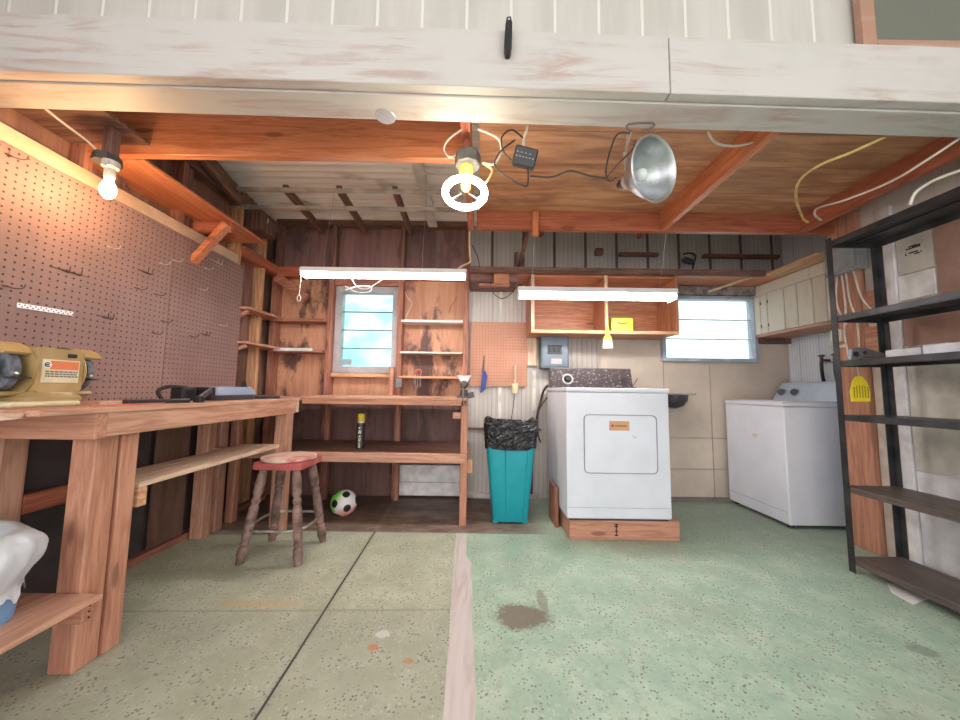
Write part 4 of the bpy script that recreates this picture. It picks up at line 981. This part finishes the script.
# breaker panel
bp = thing('breaker_panel', 'grey electrical breaker panel on the back wall left of the dryer console', 'electrical panel', (.74, 3.47, 1.27))
pg = flat('panel_grey', (.13,.165,.19), .4, .3, .06)
B(.60, .87, 3.41, 3.549, 1.27, 1.64, .006, seg=2).build('enclosure', pg, bp)
B(.615, .855, 3.404, 3.409, 1.29, 1.575, .003).build('door', flat('panel_door', (.16,.20,.235), .4, .3, .06), bp)
B(.66, .80, 3.399, 3.403, 1.41, 1.50, .002).build('breaker_window', flat('panel_dark', (.05,.055,.06), .4), bp)
m = MB()
for k in range(3): m.box(.672+k*.042, .70+k*.042, 3.392, 3.398, 1.43, 1.475, .002)
m.build('breaker', blackp, bp)
B(.695, .80, 3.4025, 3.4035, 1.315, 1.365, 0).build('paper_label', flat('label_pink', (.52,.38,.36)), bp)
m = MB(); rr = random.Random(9)
for k in range(12): m.box(.63+k*.018, .63+k*.018+rr.uniform(.007, .014), 3.4085, 3.4095, 1.588, 1.602, 0)
for z in (1.350, 1.338, 1.326): m.box(.70, .79, 3.4015, 3.4025, z, z+.002, 0)
m.build('panel_print', flat('print_pale_blue', (.30,.40,.58)), bp)
m = MB(); m.tube([(.58, 3.50, .60), (.575, 3.50, .80), (.61, 3.50, .95), (.63, 3.46, 1.05), (.64, 3.30, 1.10)], .012, 8, 4); m.build('power_lead', cord_br, dr)
m = MB(); m.tube([(.60, 3.45, .55), (.55, 3.46, .72), (.59, 3.44, .88), (.66, 3.43, .99), (.67, 3.36, 1.06)], .007, 8, 4); one(m, 'power_cord', wire_b, 'thin black cord beside the breaker panel above the bin', 'cord')
one(B(.505, .535, 3.515, 3.549, .0, .68, .006), 'strap', cord_br, 'dark brown upright strip behind the right side of the trash can', 'strip')

# tan pegboard with hanging tools
one(B(-.10, .475, 3.512, 3.53, 1.09, 1.74, .001) , 'pegboard', peg_orange, 'tan pegboard panel on the back wall above the trash can', 'pegboard')
one(B(.477, .575, 3.508, 3.549, 1.30, 1.60, .002), 'board_scrap', W('pale', 'z'), 'pale wood scrap on the wall left of the breaker panel', 'board')
hs_ = thing('handsaw', 'blue handled saw hanging on the tan pegboard', 'saw', (.03, 3.48, 1.0))
m = MB(); m.prism([(.020, 1.03), (.060, 1.06), (.075, 1.19), (.055, 1.24), (.035, 1.235), (.028, 1.10)], 'y', 3.490, 3.512, .002); m.prism([(.005, 1.02), (.045, 1.04), (.055, 1.22), (.04, 1.25), (.03, 1.25)], 'y', 3.478, 3.492, .002); m.build('handle', flat('saw_blue', (.025,.05,.26), .4), hs_)
m = MB(); m.prism([(.022, 1.23), (.042, 1.23), (.048, 1.40), (.036, 1.40)], 'y', 3.500, 3.512); m.build('blade', flat('saw_blade', (.12,.09,.08), .4, .6), hs_)
pb = thing('long_brush', 'thin wooden handled brush hanging on the tan pegboard right of the blue saw', 'brush', (.35, 3.47, .7))
m = MB(); m.tube([(.352, 3.498, 1.30), (.352, 3.498, 1.22), (.350, 3.495, 1.12)], [.014, .010, .014], 8); m.build('handle', W('pale', 'z'), pb)
B(.322, .382, 3.475, 3.511, 1.02, 1.12, .003).build('head', flat('brush_pale', (.72,.62,.36), .7, 0, .15, 40), pb)
m = MB(); m.tube([(.350, 3.49, 1.02), (.33, 3.49, .85), (.30, 3.50, .66)], .004, 6, 3); m.build('cord', wire_b, pb)

# ================================================================== FLUORESCENT LAMPS
tubem = emis('tube_glow', (1, .95, .93), 15)
fx = flat('fixture_white', (.68,.68,.70), .4, 0, .04)
fl = thing('fluorescent_lamp', 'lit fluorescent shop lamp hanging above the small window', 'lamp', (-.73, 2.60, 1.88))
M0 = Matrix.Translation((-.73, 2.60, 0)) @ Matrix.Rotation(math.radians(.0), 4, 'Z')
m = MB(); m.prism([(2.545, 1.915), (2.56, 1.955), (2.64, 1.955), (2.655, 1.915), (2.64, 1.925), (2.56, 1.925)], 'x', -1.36, -.11); m.build('reflector', fx, fl)
for y in (2.575, 2.625): MB().cyl((-1.345, y, 1.906), (-.125, y, 1.906), .016, n=12).build('tube', tubem, fl, smooth=60)
for x in (-1.357, -.122): B(x, x+.009, 2.55, 2.65, 1.885, 1.93, .002).build('end_cap', fx, fl)
for x in (-1.20, -.45): MB().tube([(x, 2.6, 1.955), (x, 2.602, 2.1), (x, 2.72, 2.66)], .0015, 5).build('hanging_chain', steel, fl)
m = MB(); m.tube([(-1.35, 2.56, 1.90), (-1.352, 2.56, 1.80), (-1.355, 2.56, 1.735)], .003, 6, 3)
m.tube([Vector((-1.355+.013*math.sin(a), 2.56, 1.712-.024*math.cos(a)+.0)) for a in [k*PI/8 for k in range(16)]], .003, 6, closed=True); m.build('pull_cord', wire_w, fl)
m = MB(); m.tube([aY(350, 273, 2.58), aY(356, 286, 2.56), aY(366, 289, 2.56), aY(374, 285, 2.56), aY(386, 277, 2.58)], .004, 6, 4)
m.tube([aY(345, 286, 2.56), aY(356, 292, 2.56), aY(369, 292, 2.555), aY(371, 287, 2.56), aY(360, 286, 2.56), aY(346, 290, 2.56)], .004, 6, 4); m.build('tied_cord', flat('cord_white', (.82,.80,.80)), fl)
fl2 = thing('fluorescent_lamp', 'lit two tube fluorescent lamp hanging in front of the open wall cabinet', 'lamp', (.90, 2.70, 1.76))
m = MB(); m.prism([(2.625, 1.81), (2.635, 1.85), (2.765, 1.85), (2.775, 1.81), (2.765, 1.82), (2.635, 1.82)], 'x', .285, 1.515); m.build('reflector', fx, fl2)
for y in (2.665, 2.735): MB().cyl((.305, y, 1.795), (1.495, y, 1.795), .018, n=12).build('tube', tubem, fl2, smooth=60)
for x in (.288, 1.502): B(x, x+.01, 2.63, 2.77, 1.765, 1.825, .002).build('end_cap', fx, fl2)
for x in (.40, 1.40): MB().tube([(x, 2.7, 1.85), (x, 2.62, 2.05), (x, 2.565, 2.262)], .0015, 5).build('hanging_chain', steel, fl2)
one(MB().tube([(.10, 3.10, 2.10), (.08, 2.95, 1.93), (.15, 2.80, 1.80), (.22, 2.73, 1.80), (.30, 2.7, 1.88), (.33, 2.7, 1.86)], .0035, 6, 5), 'power_cord', wire_b, 'black cord drooping at the left end of the two tube lamp', 'cord')

# ================================================================== CIRCULAR LAMP
ci = thing('ring_lamp', 'lit ring shaped fluorescent lamp under the loft joist in the middle', 'lamp', (-.083, 1.60, 2.0))
MB().cyl((-.078, 1.615, 2.262), (-.078, 1.615, 2.17), .022, n=4).build('mounting_block', W('red', 'z'), ci)
MB().lathe(((.058, 2.185), (.062, 2.175), (.062, 2.125), (.056, 2.12)), (-.072, 1.60, 0), 8).build('junction_box', flat('box_galv', (.13,.125,.12), .5, .5, .2), ci)
MB().lathe(((.034, 2.122), (.034, 2.09), (.024, 2.06), (.022, 2.01), (.016, 2.0)), (-.080, 1.60, 0), 20).build('adapter', flat('adapter_yellow', (.42,.34,.08), .5), ci, smooth=40)
Mt = Matrix.Translation((-.083, 1.60, 1.985)) @ Matrix.Rotation(math.radians(-12), 4, 'X')
MB().tube([Mt @ Vector((.094*math.cos(a), .094*math.sin(a), 0)) for a in [2*PI*k/48 for k in range(48)]], .0155, 12, closed=True).build('ring_tube', emis('ring_glow', (1, .86, .66), 20), ci, smooth=60)
m = MB()
for a in (30, 150, 270):
    a = math.radians(a); m.tube([Mt @ Vector((.02*math.cos(a), .02*math.sin(a), .01)), Mt @ Vector((.08*math.cos(a), .08*math.sin(a), .0))], .004, 6)
m.build('spoke', steel, ci)
m = MB(); m.tube([Mt @ Vector((.075, .055, .012)), Mt @ Vector((.088, .02, -.012))], .02, 8); m.build('tube_connector', flat('connector', (.62,.60,.56)), ci)
def wire(nm, pts, r, mt, lb): return one(MB().tube(pts, r, 6, 6), nm, mt, lb, 'wire')
def pwire(par, pts, r, mt, nm='wire'): return MB().tube(pts, r, 6, 6).build(nm, mt, par)
pwire(ci, [aY(462, 129, 1.5), aY(448, 140, 1.55), aY(444, 150, 1.58), aY(450, 157, 1.58), aY(458, 154, 1.6)], .0045, flat('wire_grey', (.42,.36,.32)), 'wire')
pwire(ci, [aY(478, 129, 1.52), aY(498, 139, 1.55), aY(501, 152, 1.58), aY(494, 164, 1.58), aY(483, 163, 1.6)], .005, wire_w, 'wire')
pwire(ci, [aY(484, 164, 1.58), aY(492, 170, 1.56), aY(488, 180, 1.55), aY(480, 188, 1.57)], .005, wire_y, 'wire')
bx = thing('transformer', 'black square transformer hanging by its leads under the loft beside the ring lamp', 'transformer', (.205, 1.60, 2.13))
c_ = aY(525, 158, 1.60); Mb = Matrix.Translation(c_) @ Matrix.Rotation(math.radians(14), 4, 'Y') @ Matrix.Rotation(math.radians(22), 4, 'X')
MB().box(-.055, .055, -.03, .03, -.042, .042, .006, Mb).build('case', flat('trans_black', (.035,.035,.04), .4, .2), bx)
m = MB()
for k in range(6): m.box(-.045+k*.016, -.037+k*.016, -.032, -.029, -.006, -.002, 0, Mb)
for k in range(4): m.box(-.045+k*.02, -.035+k*.02, -.032, -.029, .012, .015, 0, Mb)
m.build('case_print', flat('print_dim', (.32,.30,.28)), bx)
m = MB(); m.tube([Mb @ Vector((-.02, 0, .04)), aY(524, 137, 1.57), aY(527, 129, 1.55), Vector((.215, 1.56, 2.404))], .007, 6, 3); m.build('lead', wire_w, bx)
pwire(bx, [aY(523, 138, 1.57), aY(512, 130, 1.53), aY(502, 137, 1.53), aY(503, 150, 1.57), aY(511, 160, 1.58)], .004, wire_b, 'wire')
pwire(bx, [aY(515, 140, 1.57), aY(500, 152, 1.56), aY(495, 166, 1.56), aY(510, 179, 1.56), aY(525, 186, 1.56), aY(528, 182, 1.56), aY(528, 168, 1.57)], .004, wire_b, 'wire')
pwire(bx, [aY(530, 176, 1.56), aY(552, 177, 1.56), aY(570, 171, 1.55), aY(590, 176, 1.53), aY(606, 178, 1.5)], .004, wire_b, 'wire')

# clamp lamp with aluminium reflector
cl = thing('clamp_lamp', 'unlit clamp lamp with big round aluminium reflector under the front beam', 'lamp', aY(650, 168, 1.49))
ap = aY(654, 169, 1.50); ax = Vector((.42, -.90, -.16)).normalized()
q = ax.to_track_quat('Z', 'Y').to_matrix().to_4x4(); Mq = Matrix.Translation(ap) @ q
prof = [(.026, -.150), (.030, -.135), (.050, -.128), (.072, -.105), (.092, -.078), (.108, -.062), (.112, -.056), (.128, -.022), (.137, .0), (.141, .002)]
prof = [(a*.97, b*1.0) for a, b in prof]
inner = [(r-.002, z+.002) for r, z in prof][::-1]
m = MB(); m.lathe(prof+inner, (0, 0, 0), 48, Mq, caps=False); m.build('reflector', alu, cl, smooth=50)
m = MB(); m.tube([Mq @ Vector((.141*math.cos(a), .141*math.sin(a), .002)) for a in [2*PI*k/48 for k in range(48)]], .004, 8, closed=True); m.build('reflector_rim', alu, cl, smooth=60)
m = MB(); m.tube([Mq @ Vector((0, 0, z)) for z in (-.152, -.155, -.19, -.21)], [.022, .026, .024, .012], 18); m.build('socket', blackp, cl, smooth=40)
m = MB(); m.tube([Mq @ Vector((0, 0, z)) for z in (-.135, -.165)], .03, 18); m.build('socket_collar', flat('collar_grey', (.62,.61,.60), .3, .6), cl)
m = MB(); m.tube([Mq @ Vector((0, 0, z)) for z in (-.14, -.09)], [.014, .014], 12); m.sph(Mq @ Vector((0, 0, -.07)), .03, n=14); m.build('bulb', flat('bulb_off', (.74,.74,.74), .15, 0, .02), cl, smooth=60)
p_ = Mq @ Vector((0, 0, -.15))
m = MB(); m.beam(p_, aY(625, 152, 1.50), .016, .008); m.beam(aY(625, 154, 1.50), aY(632, 130, 1.49), .02, .004); m.beam(aY(626, 154, 1.51), aY(628, 130, 1.51), .02, .004); m.build('clamp', flat('clamp_metal', (.55,.52,.46), .4, .7), cl)
m = MB(); m.tube([aY(632, 131, 1.297-.01), aY(627, 128, 1.285), aY(630, 124, 1.285), aY(652, 123, 1.285), aY(653, 127, 1.285), aY(642, 131, 1.29)], .004, 6, 5); m.build('clamp_loop', flat('clamp_brown', (.16,.10,.09), .4, .5), cl)
pwire(cl, [aY(630, 133, 1.49), aY(618, 134, 1.49), aY(611, 148, 1.49), aY(606, 170, 1.49), aY(609, 181, 1.48), aY(616, 177, 1.47)], .004, wire_b, 'cord')
pwire(cl, [aY(635, 140, 1.49), aY(632, 150, 1.49), aY(618, 164, 1.49), aY(607, 177, 1.49)], .004, cord_br, 'cord')
# ceiling cables on the right
wire('electric_cable', [aZ(708, 132, 2.30), aZ(716, 143, 2.29), aZ(735, 146, 2.29), aZ(755, 142, 2.30), aZ(768, 138, 2.30)], .006, wire_w, 'cream cable sagging under the loft beside the middle joist')
wire('electric_cable', [aZ(885, 137, 2.26), aY(850, 153, 1.62), aY(820, 165, 1.72), aY(800, 180, 1.86), aY(796, 198, 2.05), aY(803, 218, 2.3), aY(808, 222, 2.34)], .007, wire_y, 'yellow cable hanging in a curve under the right loft')
wire('electric_cable', [aY(960, 138, 1.55), aY(930, 158, 1.62), aY(890, 182, 1.78), aY(845, 200, 1.98), aY(818, 208, 2.15), aY(815, 215, 2.22), aY(821, 220, 2.27)], .006, wire_w, 'long cream cable crossing under the right loft')
wire('electric_cable', [aY(962, 170, 1.55), aY(935, 180, 1.62), aY(916, 192, 1.68), aY(910, 205, 1.70)], .007, wire_w, 'short cream cable at the right edge above the steel shelving')
pwire(fl, [(-.095, 2.59, 2.30), (-.09, 2.62, 2.1), aY(470, 262, 2.65), aY(462, 266, 2.65), aY(455, 272, 2.62)], .008, flat('cable_orange', (.66,.40,.28)), 'power_cord')
wire('electric_wire', [aY(472, 245, 3.0), aY(477, 255, 3.05), aY(480, 268, 3.1)], .004, wire_b, 'thin black wire beside the loft shelf end')
# spot fan clip on grey wall
wf = thing('wall_light', 'dark round wall fitting with hanging cord high on the grey metal wall', 'wall fitting', (2.10, 3.5, 2.42))
m = MB(); m.tube([(2.08, 3.50, 2.47), (2.13, 3.49, 2.484), (2.20, 3.50, 2.47), (2.21, 3.52, 2.42), (2.19, 3.54, 2.32), (2.16, 3.545, 2.26)], .008, 6, 4); m.build('cord', blackp, wf)
m = MB(); m.lathe(((.02, -.03), (.06, -.02), (.065, 0), (.03, .02)), (2.13, 3.50, 2.41), 20, Matrix.Rotation(math.radians(40), 3, 'X')); m.build('head', flat('fitting_dark', (.12,.13,.15), .4, .4), wf, smooth=40)
m = MB(); m.beam((2.13, 3.51, 2.42), (2.13, 3.549, 2.46), .02, .02); m.build('bracket', blackp, wf)
# black hooks in the roof void
wh = thing('wall_hook', 'pale curved double hook on the dusky wall above the high shelf', 'hook', (-2.0, 3.2, 2.45))
m = MB(); m.tube([aY(249, 222, 3.10), aY(252, 216, 3.08), aY(260, 213, 3.06), aY(258, 220, 3.06)], .008, 6, 3); m.tube([aY(259, 231, 3.1), aY(262, 225, 3.08), aY(268, 222, 3.06), aY(266, 216, 3.08)], .008, 6, 3); m.build('hook_arm', flat('hook_white', (.70,.66,.68)), wh)
m = MB(); m.prism([(2.98, 2.44), (3.20, 2.44), (3.20, 2.60), (2.98, 2.60)], 'x', -2.148, -1.95); m.build('backing_block', W('dusk', 'z'), wh)

# hook on beam, oval plate
bh = thing('beam_hook', 'black metal hook plate with a hole screwed to the top of the front beam', 'hook', aY(508, 38, 1.29))
m = MB(); p_ = aY(508, 40, 1.285)
m.prism([(p_.x-.007, p_.z+.085), (p_.x+.010, p_.z+.088), (p_.x+.016, p_.z+.06), (p_.x+.014, p_.z-.05), (p_.x+.008, p_.z-.068), (p_.x-.010, p_.z-.068), (p_.x-.016, p_.z-.045), (p_.x-.012, p_.z+.05)], 'y', 1.268, 1.301, .003); m.build('plate', blackp, bh)
m = MB(); m.cyl((p_.x+.002, 1.2665, p_.z+.072), (p_.x+.002, 1.269, p_.z+.072), .0045, n=12); m.build('hole', flat('hole_pale', (.6,.58,.55)), bh)
one(MB().lathe(((.001, 0), (.042, 0), (.045, .003), (.001, .003)), (-.435, 1.455, 2.249), 24), 'cover_plate', flat('plate_grey', (.50,.52,.58), .4, .5), 'small round grey metal plate under the front beam', 'plate')

# ================================================================== LIGHT
w = bpy.data.worlds.new('sky'); S.world = w; w.use_nodes = True
nt = w.node_tree; bg = nt.nodes['Background']
tc = nt.nodes.new('ShaderNodeTexCoord'); no = nt.nodes.new('ShaderNodeTexNoise'); no.inputs['Scale'].default_value = 3.5; no.inputs['Detail'].default_value = 4
nt.links.new(tc.outputs['Generated'], no.inputs['Vector'])
mr = nt.nodes.new('ShaderNodeMapRange'); mr.inputs[1].default_value = .42; mr.inputs[2].default_value = .6; nt.links.new(no.outputs['Fac'], mr.inputs[0])
mx = nt.nodes.new('ShaderNodeMix'); mx.data_type = 'RGBA'; mx.inputs[6].default_value = (.95, .93, .97, 1); mx.inputs[7].default_value = (1, .955, .95, 1)
nt.links.new(mr.outputs[0], mx.inputs[0]); nt.links.new(mx.outputs[2], bg.inputs['Color'])
bg.inputs['Strength'].default_value = 1.25
